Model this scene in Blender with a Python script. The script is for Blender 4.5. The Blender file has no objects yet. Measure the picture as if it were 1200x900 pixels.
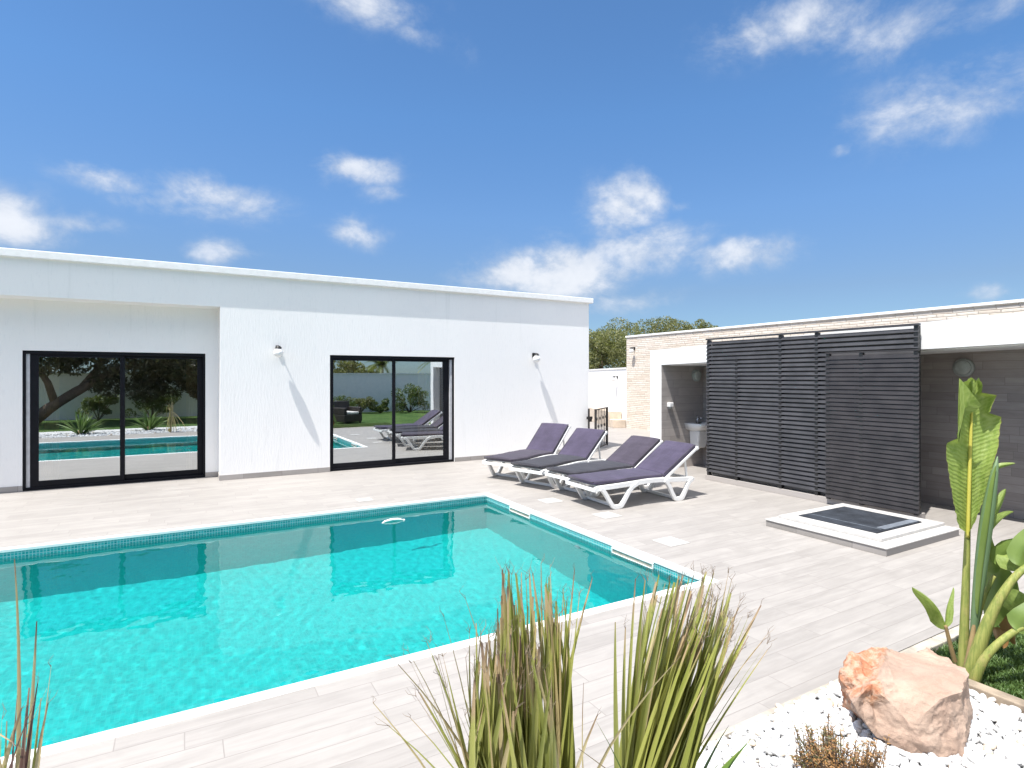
import bpy, bmesh, math, random
import numpy as np
from mathutils import Vector, Matrix, noise
R = math.radians
random.seed(7); rng = np.random.default_rng(7)
sc = bpy.context.scene
COL = sc.collection

# ------------------------------------------------------------------ camera
F, UC, VH, CAMH = 669.0, 600.0, 442.0, 1.70          # focal length, axis and horizon in photograph pixels
YAW = R(29.8)
FW = Vector((math.sin(YAW), math.cos(YAW), 0)); RT = Vector((math.cos(YAW), -math.sin(YAW), 0)); UP = Vector((0, 0, 1))
CAMP = Vector((0, 0, CAMH))
cam = bpy.data.cameras.new('camera'); co = bpy.data.objects.new('camera', cam); COL.objects.link(co)
co.location = CAMP; co.rotation_euler = (R(90), 0, -YAW)
cam.sensor_width = 36; cam.lens = 36 * F / 1200; cam.shift_y = -8 / 1200; cam.clip_end = 2000; cam.clip_start = 0.05
sc.camera = co

def P(u, v, d):            # point at view depth d
    return CAMP + d * (FW + RT * ((u - UC) / F) + UP * ((VH - v) / F))
def G(u, v, z=0.0):        # point on a level plane
    return P(u, v, (CAMH - z) * F / (v - VH))

# ------------------------------------------------------------------ sky, sun, exposure
SUNV = Vector((0.68, 0.22, -1.60)).normalized()      # the way the light travels
EL = math.asin(-SUNV.z); AZ = math.atan2(-SUNV.x, -SUNV.y)
EXPOSURE, SKY, SUN = 1.02, 0.095, 3.7
w = bpy.data.worlds.new('World'); sc.world = w; w.use_nodes = True
sc.view_settings.view_transform = 'Standard'; sc.view_settings.look = 'None'
sc.view_settings.gamma = 1; sc.view_settings.use_curve_mapping = False; sc.view_settings.exposure = EXPOSURE
sc.cycles.use_denoising = True; sc.cycles.max_bounces = 10; sc.cycles.transparent_max_bounces = 16
sc.cycles.caustics_reflective = False; sc.cycles.caustics_refractive = True
sc.cycles.sample_clamp_indirect = 8

sl = bpy.data.lights.new('sun', 'SUN'); so = bpy.data.objects.new('sun', sl); COL.objects.link(so)
sl.energy = SUN; sl.angle = R(0.5); sl.color = (1.0, 0.965, 0.91)
so.rotation_euler = SUNV.to_track_quat('-Z', 'Y').to_euler(); so.location = (-4, -2, 12)

class NT:
    def __init__(s, tree): s.t = tree; s.n = tree.nodes; s.l = tree.links
    def new(s, typ, **kw):
        n = s.n.new(typ)
        for k, v in kw.items(): setattr(n, k, v)
        return n
    def put(s, sock, v):
        if isinstance(v, bpy.types.NodeSocket): s.l.new(v, sock)
        elif v is not None: sock.default_value = v
    def math(s, op, a, b=None, c=None, clamp=False):
        n = s.new('ShaderNodeMath', operation=op); n.use_clamp = clamp
        s.put(n.inputs[0], a)
        if b is not None: s.put(n.inputs[1], b)
        if c is not None: s.put(n.inputs[2], c)
        return n.outputs[0]
    def mix(s, f, a, b, blend='MIX'):
        n = s.new('ShaderNodeMix', data_type='RGBA', blend_type=blend)
        s.put(n.inputs[0], f); s.put(n.inputs[6], a); s.put(n.inputs[7], b)
        return n.outputs[2]
    def noise(s, vec, scale, detail=4, rough=0.55, dist=0.0):
        n = s.new('ShaderNodeTexNoise'); s.put(n.inputs['Vector'], vec)
        n.inputs['Scale'].default_value = scale; n.inputs['Detail'].default_value = detail
        n.inputs['Roughness'].default_value = rough; n.inputs['Distortion'].default_value = dist
        return n
    def map(s, vec, scale=(1, 1, 1), rot=(0, 0, 0), loc=(0, 0, 0)):
        n = s.new('ShaderNodeMapping'); s.put(n.inputs[0], vec)
        n.inputs['Location'].default_value = loc; n.inputs['Rotation'].default_value = rot; n.inputs['Scale'].default_value = scale
        return n.outputs[0]
    def ramp(s, f, stops):
        n = s.new('ShaderNodeValToRGB'); s.put(n.inputs[0], f)
        e = n.color_ramp.elements
        while len(e) < len(stops): e.new(0.5)
        for el, (p, c) in zip(e, stops):
            el.position = p; el.color = (c if len(c) == 4 else (*c, 1))
        return n.outputs[0]
    def sstep(s, v, a, b, lo=0.0, hi=1.0):
        n = s.new('ShaderNodeMapRange', interpolation_type='SMOOTHSTEP')
        s.put(n.inputs[0], v); n.inputs[1].default_value = a; n.inputs[2].default_value = b
        n.inputs[3].default_value = lo; n.inputs[4].default_value = hi
        return n.outputs[0]
    def bump(s, h, strength=0.3, dist=0.01):
        n = s.new('ShaderNodeBump'); n.inputs['Strength'].default_value = strength; n.inputs['Distance'].default_value = dist
        s.put(n.inputs['Height'], h); return n.outputs[0]

def build_world():
    N = NT(w.node_tree); N.n.clear()
    out = N.new('ShaderNodeOutputWorld'); bg = N.new('ShaderNodeBackground'); N.l.new(bg.outputs[0], out.inputs[0])
    sky = N.new('ShaderNodeTexSky', sky_type='NISHITA'); sky.sun_disc = False
    sky.sun_elevation = EL; sky.sun_rotation = AZ; sky.air_density = 1.0; sky.dust_density = 0.35; sky.ozone_density = 1.6; sky.altitude = 0
    tc = N.new('ShaderNodeTexCoord'); d = tc.outputs['Generated']
    sep = N.new('ShaderNodeSeparateXYZ'); N.l.new(d, sep.inputs[0])
    az = N.math('ARCTAN2', sep.outputs[0], sep.outputs[1]); el = N.math('ARCSINE', sep.outputs[2])
    # real cloud banks: (azimuth, elevation) come from where they stand in the sky
    n1 = N.noise(N.map(d, (1, 1, 1.6)), 8.0, 9, 0.66, 0.35).outputs[0]
    n2 = N.noise(N.map(d, (1, 1, 1.4), loc=(3, 1, 2)), 20.0, 5, 0.6, 0.1).outputs[0]
    warp = N.noise(N.map(d, loc=(5, 2, 7)), 9.0, 4, 0.6)
    wsep = N.new('ShaderNodeSeparateColor'); N.l.new(warp.outputs[1], wsep.inputs[0])
    azw = N.math('ADD', az, N.math('MULTIPLY', N.math('SUBTRACT', wsep.outputs[0], 0.5), 0.09))
    elw = N.math('ADD', el, N.math('MULTIPLY', N.math('SUBTRACT', wsep.outputs[1], 0.5), 0.06))
    def blob(u, v, su, sv, amp):
        p = P(u, v, 1) - CAMP; q = P(u + su, v, 1) - CAMP; r = P(u, v - sv, 1) - CAMP
        a0 = math.atan2(p.x, p.y); e0 = math.asin(p.normalized().z)
        sa = abs(math.atan2(q.x, q.y) - a0); se = abs(math.asin(r.normalized().z) - e0)
        x = N.math('MULTIPLY', N.math('SUBTRACT', azw, a0), 1 / sa); y = N.math('MULTIPLY', N.math('SUBTRACT', elw, e0), 1 / se)
        r2 = N.math('ADD', N.math('MULTIPLY', x, x), N.math('MULTIPLY', y, y))
        return N.math('MULTIPLY', N.math('EXPONENT', N.math('MULTIPLY', r2, -0.8)), amp)
    blobs = [(430, 5, 75, 32, .85), (490, 42, 50, 20, .55), (550, 60, 22, 30, .3), (5, 258, 85, 32, 1.1), (95, 258, 55, 14, .75), (130, 210, 65, 17, .85),
             (245, 230, 75, 28, 1.05), (190, 235, 60, 20, .75), (415, 200, 52, 19, .9), (450, 226, 32, 12, .6), (416, 272, 38, 17, .85), (265, 297, 46, 15, .85),
             (645, 322, 85, 31, 1.35), (732, 240, 46, 38, 1.15), (760, 292, 75, 28, .95), (865, 302, 75, 20, .85), (735, 352, 75, 20, .75), (795, 244, 20, 11, .55), (640, 276, 34, 9, .45),
             (930, 32, 130, 42, .85), (1060, 30, 120, 44, .65), (1180, 10, 90, 30, .6), (1110, 120, 140, 50, .85), (1010, 140, 60, 20, .5), (980, 176, 18, 8, .55), (1155, 345, 30, 11, .65), (-180, 200, 120, 40, .9), (1420, 200, 160, 50, .8)]
    tot = None
    for b in blobs:
        x = blob(*b); tot = x if tot is None else N.math('MAXIMUM', tot, x)
    nn = N.math('ADD', N.math('MULTIPLY', n1, 0.75), N.math('MULTIPLY', n2, 0.35))
    dens = N.math('ADD', tot, N.math('MULTIPLY', N.math('SUBTRACT', nn, 0.53), 2.7))
    dens = N.math('MULTIPLY', N.sstep(dens, 0.18, 1.30), N.sstep(tot, 0.02, 0.60))
    dens = N.math('MULTIPLY', N.math('MULTIPLY', dens, N.sstep(tot, 0.0, 1.2, 0.60, 1.0)), 0.93, clamp=True)
    # bright clouds added overhead and behind the camera, out of view, as fill light
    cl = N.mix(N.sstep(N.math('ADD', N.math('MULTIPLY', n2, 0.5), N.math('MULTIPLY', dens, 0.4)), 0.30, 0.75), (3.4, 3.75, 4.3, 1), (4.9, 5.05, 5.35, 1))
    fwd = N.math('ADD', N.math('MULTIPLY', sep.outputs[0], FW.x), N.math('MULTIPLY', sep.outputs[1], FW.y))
    over = N.math('MULTIPLY', N.sstep(fwd, 0.50, 0.15), N.sstep(el, 0.35, 0.65))  # where the added unseen clouds lie
    fill_bank = N.sstep(N.noise(N.map(d, loc=(9, 4, 1)), 3.2, 6, 0.6).outputs[0], 0.36, 0.52)
    dens = N.math('MAXIMUM', dens, N.math('MULTIPLY', N.math('MULTIPLY', over, fill_bank), 0.9))
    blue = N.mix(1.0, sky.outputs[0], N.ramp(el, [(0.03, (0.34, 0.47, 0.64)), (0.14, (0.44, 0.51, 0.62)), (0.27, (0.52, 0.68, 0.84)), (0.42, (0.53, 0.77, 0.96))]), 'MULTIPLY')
    cl = N.mix(over, cl, (11.0, 10.9, 10.8, 1))  # added clouds made brighter to lift the wall shade
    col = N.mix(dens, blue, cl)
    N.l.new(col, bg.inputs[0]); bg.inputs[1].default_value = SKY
build_world()

# ------------------------------------------------------------------ materials
MAT = {}
def material(name):
    m = bpy.data.materials.new(name); m.use_nodes = True
    N = NT(m.node_tree); b = N.n['Principled BSDF']; MAT[name] = m
    return m, N, b
def coords(N, kind='Object'):
    return N.new('ShaderNodeTexCoord').outputs[kind]
def pos(N):                                       # world position
    return N.new('ShaderNodeNewGeometry').outputs['Position']

def simple(name, col, rough=0.5, metal=0.0, var=0.12, scale=12.0, bump=0.0, bscale=60.0, spec=0.5):
    m, N, b = material(name); v = coords(N)
    n = N.noise(v, scale, 5).outputs[0]
    c2 = tuple(max(0, c * (1 - var)) for c in col) + (1,); c3 = tuple(min(1, c * (1 + var)) for c in col) + (1,)
    N.put(b.inputs['Base Color'], N.mix(N.sstep(n, 0.3, 0.7), c2, c3))
    N.put(b.inputs['Roughness'], N.math('ADD', rough - 0.06, N.math('MULTIPLY', n, 0.12)))
    b.inputs['Metallic'].default_value = metal; b.inputs['Specular IOR Level'].default_value = spec
    if bump: N.put(b.inputs['Normal'], N.bump(N.noise(v, bscale, 4).outputs[0], bump, 0.004))
    return m

def make_plaster():
    m, N, b = material('white_plaster'); p = pos(N)
    streak = N.noise(N.map(p, (42, 42, 7)), 1.0, 4, 0.65).outputs[0]
    fine = N.noise(p, 140, 3).outputs[0]
    big = N.noise(N.map(p, (0.8, 0.8, 0.35)), 1.0, 4).outputs[0]
    drip = N.noise(N.map(p, (9, 9, 0.5)), 1.0, 4, 0.6).outputs[0]
    c = N.mix(N.sstep(big, 0.3, 0.7), (0.89, 0.88, 0.865, 1), (0.87, 0.86, 0.845, 1))
    c = N.mix(N.sstep(drip, 0.60, 0.85, 0, 0.5), c, (0.68, 0.68, 0.66, 1))
    c = N.mix(N.sstep(streak, 0.55, 0.8, 0, 0.45), c, (0.72, 0.73, 0.73, 1))
    N.put(b.inputs['Base Color'], c); b.inputs['Roughness'].default_value = 0.85; b.inputs['Specular IOR Level'].default_value = 0.2
    N.put(b.inputs['Normal'], N.bump(N.math('ADD', N.sstep(streak, 0.35, 0.7), N.math('MULTIPLY', fine, 0.4)), 0.24, 0.005))
make_plaster()
simple('coping_white', (0.84, 0.84, 0.83), 0.7, var=0.04, bump=0.1)
simple('smooth_white', (0.82, 0.82, 0.82), 0.6, var=0.03, scale=3)

def plank_tiles(name, c1, c2, axis, length, width, joint, jcol, rough, streak=1.0, pvar=0.75):
    """wood-look porcelain planks; axis 0: long side on world X; 1: on world Y with rows in Z (walls); 2: long X, rows Z"""
    m, N, b = material(name); p = pos(N)
    sep = N.new('ShaderNodeSeparateXYZ'); N.l.new(p, sep.inputs[0])
    comb = N.new('ShaderNodeCombineXYZ')
    lo, ro = {0: (0, 1), 1: (1, 2), 2: (0, 2)}[axis]
    N.l.new(sep.outputs[lo], comb.inputs[0]); N.l.new(sep.outputs[ro], comb.inputs[1])
    v = comb.outputs[0]
    row = N.math('FLOOR', N.math('DIVIDE', sep.outputs[ro], width))
    wn = N.new('ShaderNodeTexWhiteNoise', noise_dimensions='1D'); N.l.new(row, wn.inputs['W'])
    sh = N.math('ADD', N.math('DIVIDE', sep.outputs[lo], length), wn.outputs[0])
    cell = N.math('FLOOR', sh)
    cid = N.new('ShaderNodeCombineXYZ'); N.l.new(cell, cid.inputs[0]); N.l.new(row, cid.inputs[1])
    wn2 = N.new('ShaderNodeTexWhiteNoise', noise_dimensions='2D'); N.l.new(cid.outputs[0], wn2.inputs['Vector'])
    fx = N.math('MULTIPLY', N.math('FRACT', sh), length)
    fy = N.math('MULTIPLY', N.math('FRACT', N.math('DIVIDE', sep.outputs[ro], width)), width)
    ex = N.math('MINIMUM', fx, N.math('SUBTRACT', length, fx)); ey = N.math('MINIMUM', fy, N.math('SUBTRACT', width, fy))
    e = N.math('MINIMUM', ex, ey)
    j = N.sstep(e, joint * 0.5, joint * 1.4, 1, 0)
    off = N.new('ShaderNodeVectorMath', operation='SCALE'); N.l.new(wn2.outputs[1], off.inputs[0]); off.inputs[3].default_value = 40
    add = N.new('ShaderNodeVectorMath', operation='ADD'); N.l.new(v, add.inputs[0]); N.l.new(off.outputs[0], add.inputs[1])
    g1 = N.noise(N.map(add.outputs[0], (1.6, 22, 1)), 1.0, 6, 0.62, 0.6).outputs[0]
    g2 = N.noise(N.map(add.outputs[0], (3.0, 5.5, 1)), 1.0, 4, 0.6, 0.8).outputs[0]
    g = N.math('ADD', N.math('MULTIPLY', g1, 0.6), N.math('MULTIPLY', g2, 0.4))
    f = N.math('ADD', N.math('MULTIPLY', N.math('SUBTRACT', g, 0.5), 2.2 * streak), N.math('ADD', N.math('MULTIPLY', N.math('SUBTRACT', wn2.outputs[0], 0.5), pvar), 0.5), clamp=True)
    col = N.mix(f, (*c1, 1), (*c2, 1))
    dirt = N.noise(N.map(p, (0.7, 0.7, 0.7)), 1.0, 5).outputs[0]
    col = N.mix(N.sstep(dirt, 0.45, 0.75, 0, 0.22), col, tuple(c * 0.8 for c in c1) + (1,))
    col = N.mix(j, col, (*jcol, 1))
    N.put(b.inputs['Base Color'], col)
    N.put(b.inputs['Roughness'], N.math('ADD', rough, N.math('MULTIPLY', g1, 0.2)))
    b.inputs['Specular IOR Level'].default_value = 0.35
    h = N.math('SUBTRACT', N.math('MULTIPLY', g1, 0.25), j)
    N.put(b.inputs['Normal'], N.bump(h, 0.25, 0.003))
plank_tiles('deck_tiles', (0.268, 0.250, 0.234), (0.382, 0.358, 0.337), 0, 0.90, 0.15, 0.0025, (0.255, 0.235, 0.22), 0.45, 1.1, 0.32)
plank_tiles('niche_tiles', (0.26, 0.23, 0.215), (0.42, 0.38, 0.36), 1, 0.55, 0.10, 0.002, (0.2, 0.178, 0.166), 0.45, 0.9, 0.55)
plank_tiles('niche_side_tiles', (0.31, 0.285, 0.27), (0.47, 0.43, 0.405), 2, 0.70, 0.15, 0.002, (0.2, 0.18, 0.17), 0.45, 0.9, 0.5)
plank_tiles('skirting_tiles', (0.30, 0.28, 0.26), (0.40, 0.37, 0.35), 2, 0.60, 0.30, 0.003, (0.22, 0.2, 0.19), 0.5)
plank_tiles('tray_side_tiles', (0.24, 0.225, 0.21), (0.34, 0.315, 0.30), 1, 0.60, 0.30, 0.003, (0.18, 0.165, 0.155), 0.5)

def make_mosaic(name='pool_mosaic', stops=None, gcol=(0.02, 0.49, 0.475, 1), gw=(0.05, 0.11)):
    m, N, b = material(name); p = pos(N)
    s = 0.028
    q = N.new('ShaderNodeVectorMath', operation='SCALE'); N.l.new(p, q.inputs[0]); q.inputs[3].default_value = 1 / s
    q2 = N.new('ShaderNodeVectorMath', operation='ADD'); N.l.new(q.outputs[0], q2.inputs[0]); q2.inputs[1].default_value = (0.413, 0.377, 0.431)
    fl = N.new('ShaderNodeVectorMath', operation='FLOOR'); N.l.new(q2.outputs[0], fl.inputs[0])
    fr = N.new('ShaderNodeVectorMath', operation='FRACTION'); N.l.new(q2.outputs[0], fr.inputs[0])
    wn = N.new('ShaderNodeTexWhiteNoise', noise_dimensions='3D'); N.l.new(fl.outputs[0], wn.inputs['Vector'])
    geo = N.new('ShaderNodeNewGeometry'); ns = N.new('ShaderNodeSeparateXYZ'); N.l.new(geo.outputs['Normal'], ns.inputs[0])
    fs = N.new('ShaderNodeSeparateXYZ'); N.l.new(fr.outputs[0], fs.inputs[0])
    e = None
    for k in range(3):
        x = fs.outputs[k]; ed = N.math('MINIMUM', x, N.math('SUBTRACT', 1.0, x))
        ed = N.math('ADD', ed, N.math('MULTIPLY', N.math('ABSOLUTE', ns.outputs[k]), 4.0))   # ignore the axis the face looks along
        e = ed if e is None else N.math('MINIMUM', e, ed)
    grout = N.sstep(e, gw[0], gw[1], 1, 0)
    col = N.ramp(wn.outputs[0], stops or [(0.0, (0.001, 0.40, 0.40)), (0.35, (0.002, 0.44, 0.43)), (0.7, (0.002, 0.47, 0.455)), (1.0, (0.010, 0.52, 0.50))])
    big = N.noise(p, 1.2, 4).outputs[0]
    col = N.mix(N.sstep(big, 0.35, 0.7, 0, 0.25), col, (0.001, 0.48, 0.475, 1))
    col = N.mix(grout, col, gcol)
    N.put(b.inputs['Base Color'], col); b.inputs['Roughness'].default_value = 0.35
    N.put(b.inputs['Normal'], N.bump(N.math('SUBTRACT', 0, grout), 0.2, 0.002))
make_mosaic()
make_mosaic('band_mosaic', [(0, (0.01, 0.27, 0.29)), (0.5, (0.02, 0.36, 0.38)), (1, (0.06, 0.47, 0.48))], (0.42, 0.60, 0.60, 1), (0.07, 0.16))

def make_water():
    m, N, b = material('pool_water'); N.n.remove(b)
    g = N.new('ShaderNodeBsdfGlass'); g.inputs['IOR'].default_value = 1.333; g.inputs['Roughness'].default_value = 0.0
    g.inputs['Color'].default_value = (0.88, 1.0, 1.0, 1)
    N.l.new(g.outputs[0], N.n['Material Output'].inputs[0])
make_water()

def make_glass(name, tint, refl, gcol=(0.88, 0.94, 1.0), fm=0.9):
    m, N, b = material(name); N.n.remove(b)
    g = N.new('ShaderNodeBsdfGlossy'); g.inputs['Roughness'].default_value = 0.0; g.inputs['Color'].default_value = (*gcol, 1)
    t = N.new('ShaderNodeBsdfTransparent'); t.inputs['Color'].default_value = (*tint, 1)
    fr = N.new('ShaderNodeFresnel'); fr.inputs['IOR'].default_value = 1.5
    mx = N.new('ShaderNodeMixShader')
    N.put(mx.inputs[0], N.math('ADD', N.math('MULTIPLY', fr.outputs[0], fm), refl, clamp=True))
    N.l.new(t.outputs[0], mx.inputs[1]); N.l.new(g.outputs[0], mx.inputs[2])
    n = N.noise(pos(N), 1.3, 2).outputs[0]; N.put(g.inputs['Normal'], N.bump(n, 0.02, 0.02))
    N.l.new(mx.outputs[0], N.n['Material Output'].inputs[0])
make_glass('door_glass', (0.92, 0.89, 0.82), 0.58, (0.92, 0.97, 1.0))
make_glass('clear_globe', (0.93, 0.935, 0.94), 0.0, (1, 1, 1), 0.22)
simple('opal_glass', (0.84, 0.84, 0.83), 0.35, var=0.02)
simple('black_metal', (0.006, 0.006, 0.009), 0.5, var=0.2, spec=0.2)
simple('light_metal', (0.55, 0.55, 0.57), 0.45, var=0.08)
simple('lamp_black', (0.015, 0.015, 0.016), 0.45)
simple('iron_black', (0.02, 0.018, 0.018), 0.5, bump=0.2)
simple('chrome', (0.6, 0.6, 0.62), 0.15, metal=1.0, var=0.05)
simple('ceramic', (0.80, 0.80, 0.79), 0.12, var=0.03)
simple('bulkhead_glass', (0.42, 0.46, 0.43), 0.2, var=0.12, bump=0.25, bscale=30)
simple('bulkhead_rim', (0.36, 0.39, 0.37), 0.4)
simple('slat_charcoal', (0.050, 0.049, 0.054), 0.55, var=0.22, scale=5, bump=0.1)
simple('slat_brownish', (0.036, 0.032, 0.033), 0.5, var=0.22, scale=5, bump=0.1)
simple('backing_grey', (0.12, 0.12, 0.125), 0.6, var=0.1)
simple('mat_dark', (0.028, 0.033, 0.042), 0.55, var=0.3, scale=6, bump=0.3, bscale=90)
simple('mat_edge', (0.16, 0.18, 0.21), 0.55, var=0.2)
simple('plastic_white', (0.80, 0.80, 0.79), 0.35, var=0.03)
simple('lid_white', (0.50, 0.485, 0.465), 0.5, var=0.08)
simple('interior_wall', (0.55, 0.50, 0.43), 0.8)
simple('interior_floor', (0.55, 0.50, 0.45), 0.4)
simple('roof_felt', (0.5, 0.5, 0.5), 0.9)
simple('stone_beige', (0.60, 0.50, 0.40), 0.8, var=0.12, scale=5, bump=0.4, bscale=20)
simple('kerb_stone', (0.40, 0.36, 0.30), 0.85, var=0.22, scale=9, bump=0.5, bscale=40)
simple('kerb_wood', (0.30, 0.24, 0.18), 0.8, var=0.3, scale=7, bump=0.5, bscale=40)
simple('bark', (0.13, 0.09, 0.065), 0.9, var=0.35, scale=9, bump=0.8, bscale=18)
simple('wicker', (0.025, 0.02, 0.018), 0.5, var=0.3, bump=0.6, bscale=90)
simple('soil', (0.20, 0.15, 0.11), 0.95, var=0.3, bump=0.5)

def make_fabric(name, col, rough=0.85):
    m, N, b = material(name); v = coords(N)
    n = N.noise(v, 4, 5).outputs[0]; f = N.noise(v, 260, 2).outputs[0]
    c = N.mix(N.sstep(n, 0.3, 0.75), tuple(x * 0.78 for x in col) + (1,), tuple(min(1, x * 1.2) for x in col) + (1,))
    c = N.mix(N.sstep(f, 0.4, 0.7, 0, 0.35), c, tuple(min(1, x * 1.5) for x in col) + (1,))
    N.put(b.inputs['Base Color'], c); b.inputs['Roughness'].default_value = rough
    b.inputs['Sheen Weight'].default_value = 0.15; b.inputs['Specular IOR Level'].default_value = 0.25
    wr = N.noise(N.map(v, (3, 9, 3)), 1.0, 4).outputs[0]
    N.put(b.inputs['Normal'], N.bump(N.math('ADD', N.math('MULTIPLY', f, 0.12), wr), 0.35, 0.02))
make_fabric('cushion_purple', (0.056, 0.046, 0.080)); make_fabric('cushion_plum', (0.050, 0.041, 0.060))
make_fabric('cushion_charcoal', (0.032, 0.031, 0.040)); make_fabric('piping', (0.06, 0.055, 0.068))
make_fabric('curtain', (0.74, 0.60, 0.38)); make_fabric('cushion_cream', (0.65, 0.63, 0.6))

def make_stoneclad():
    m, N, b = material('split_stone'); p = pos(N)
    sep = N.new('ShaderNodeSeparateXYZ'); N.l.new(p, sep.inputs[0])
    hgt, lng = 0.06, 0.34
    wob = N.noise(N.map(p, (2, 2, 2)), 1.0, 2).outputs[0]
    zz = N.math('ADD', sep.outputs[2], N.math('MULTIPLY', wob, 0.03))
    row = N.math('FLOOR', N.math('DIVIDE', zz, hgt))
    wn = N.new('ShaderNodeTexWhiteNoise', noise_dimensions='1D'); N.l.new(row, wn.inputs['W'])
    hy = N.math('ADD', sep.outputs[1], sep.outputs[0])
    sh = N.math('ADD', N.math('DIVIDE', hy, lng), N.math('MULTIPLY', wn.outputs[0], 7.0))
    cid = N.new('ShaderNodeCombineXYZ'); N.l.new(N.math('FLOOR', sh), cid.inputs[0]); N.l.new(row, cid.inputs[1])
    w2 = N.new('ShaderNodeTexWhiteNoise', noise_dimensions='2D'); N.l.new(cid.outputs[0], w2.inputs['Vector'])
    fy = N.math('FRACT', N.math('DIVIDE', zz, hgt)); fx = N.math('FRACT', sh)
    e = N.math('MINIMUM', N.math('MULTIPLY', N.math('MINIMUM', fy, N.math('SUBTRACT', 1, fy)), hgt), N.math('MULTIPLY', N.math('MINIMUM', fx, N.math('SUBTRACT', 1, fx)), lng))
    j = N.sstep(e, 0.003, 0.012, 1, 0)
    col = N.ramp(w2.outputs[0], [(0, (0.60, 0.52, 0.44)), (0.4, (0.67, 0.60, 0.52)), (0.75, (0.71, 0.66, 0.59)), (1, (0.65, 0.56, 0.49))])
    rn = N.noise(p, 16, 5).outputs[0]
    col = N.mix(N.sstep(rn, 0.4, 0.75, 0, 0.4), col, (0.50, 0.40, 0.31, 1))
    col = N.mix(N.math('MULTIPLY', j, 0.5), col, (0.44, 0.37, 0.30, 1))
    N.put(b.inputs['Base Color'], col); b.inputs['Roughness'].default_value = 0.9
    h = N.math('ADD', N.math('MULTIPLY', w2.outputs[0], 0.6), N.math('SUBTRACT', N.math('MULTIPLY', rn, 0.6), j))
    N.put(b.inputs['Normal'], N.bump(h, 0.7, 0.02))
make_stoneclad()

def leafy(name, c1, c2, trans=0.3, scale=3.0, rough=0.5, randomise=True):
    m, N, b = material(name); v = coords(N)
    n = N.noise(v, scale, 4).outputs[0]
    g = N.new('ShaderNodeNewGeometry')
    f = N.math('ADD', N.math('MULTIPLY', n, 0.6), N.math('MULTIPLY', g.outputs['Random Per Island'], 0.5)) if randomise else n
    c = N.mix(N.sstep(f, 0.25, 0.85), (*c1, 1), (*c2, 1))
    N.put(b.inputs['Base Color'], c); b.inputs['Roughness'].default_value = rough
    t = N.new('ShaderNodeBsdfTranslucent'); N.put(t.inputs['Color'], N.mix(0.5, c, (0.35, 0.42, 0.05, 1)))
    mx = N.new('ShaderNodeMixShader'); mx.inputs[0].default_value = trans
    N.l.new(b.outputs[0], mx.inputs[1]); N.l.new(t.outputs[0], mx.inputs[2]); N.l.new(mx.outputs[0], N.n['Material Output'].inputs[0])
    return m, N, b, c
leafy('olive_leaves', (0.07, 0.085, 0.03), (0.25, 0.25, 0.105), 0.3)
leafy('dark_leaves', (0.03, 0.028, 0.012), (0.085, 0.075, 0.035), 0.15)
leafy('bush_leaves', (0.03, 0.06, 0.015), (0.12, 0.17, 0.04), 0.25)
leafy('grass_blades', (0.04, 0.085, 0.02), (0.13, 0.21, 0.06), 0.25, 5.0)
leafy('dry_leaves', (0.16, 0.075, 0.028), (0.40, 0.21, 0.075), 0.15, 20.0)
leafy('tip_fibres', (0.20, 0.15, 0.11), (0.34, 0.26, 0.20), 0.1, 20.0)
leafy('dry_green', (0.07, 0.07, 0.025), (0.17, 0.15, 0.05), 0.15, 20.0)

def make_blade(name, g1, g2, dry):
    """long leaf: green below, dry towards a ragged cut tip; UV.y runs along the blade"""
    m, N, b = material(name)
    uv = N.new('ShaderNodeUVMap').outputs[0]; sep = N.new('ShaderNodeSeparateXYZ'); N.l.new(uv, sep.inputs[0])
    g = N.new('ShaderNodeNewGeometry'); r = g.outputs['Random Per Island']
    n = N.noise(pos(N), 9, 4).outputs[0]; fine = N.noise(N.map(uv, (30, 3, 1)), 1.0, 3).outputs[0]
    c = N.mix(N.math('ADD', N.math('MULTIPLY', r, 0.7), N.math('MULTIPLY', fine, 0.3)), (*g1, 1), (*g2, 1))
    c = N.mix(N.sstep(sep.outputs[0], 0.70, 1.0, 0, 0.3), c, (0.50, 0.47, 0.24, 1))
    k = N.math('ADD', sep.outputs[1], N.math('ADD', N.math('MULTIPLY', N.math('SUBTRACT', n, 0.5), 0.22), N.math('MULTIPLY', N.math('SUBTRACT', r, 0.5), 0.16)))
    c = N.mix(N.sstep(k, 0.915, 0.985), c, (*dry, 1))
    c = N.mix(N.sstep(k, 1.0, 1.08), c, (0.17, 0.11, 0.085, 1))
    N.put(b.inputs['Base Color'], c); b.inputs['Roughness'].default_value = 0.5
    t = N.new('ShaderNodeBsdfTranslucent'); N.put(t.inputs['Color'], c)
    mx = N.new('ShaderNodeMixShader'); mx.inputs[0].default_value = 0.22
    N.l.new(b.outputs[0], mx.inputs[1]); N.l.new(t.outputs[0], mx.inputs[2]); N.l.new(mx.outputs[0], N.n['Material Output'].inputs[0])
make_blade('yucca_blade', (0.19, 0.22, 0.04), (0.47, 0.47, 0.14), (0.46, 0.34, 0.20))
make_blade('dry_blade', (0.44, 0.35, 0.17), (0.62, 0.53, 0.31), (0.33, 0.23, 0.14))
make_blade('plum_blade', (0.07, 0.035, 0.04), (0.16, 0.09, 0.07), (0.3, 0.2, 0.14))
make_blade('fresh_blade', (0.07, 0.15, 0.03), (0.17, 0.27, 0.06), (0.2, 0.27, 0.06))

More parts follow.
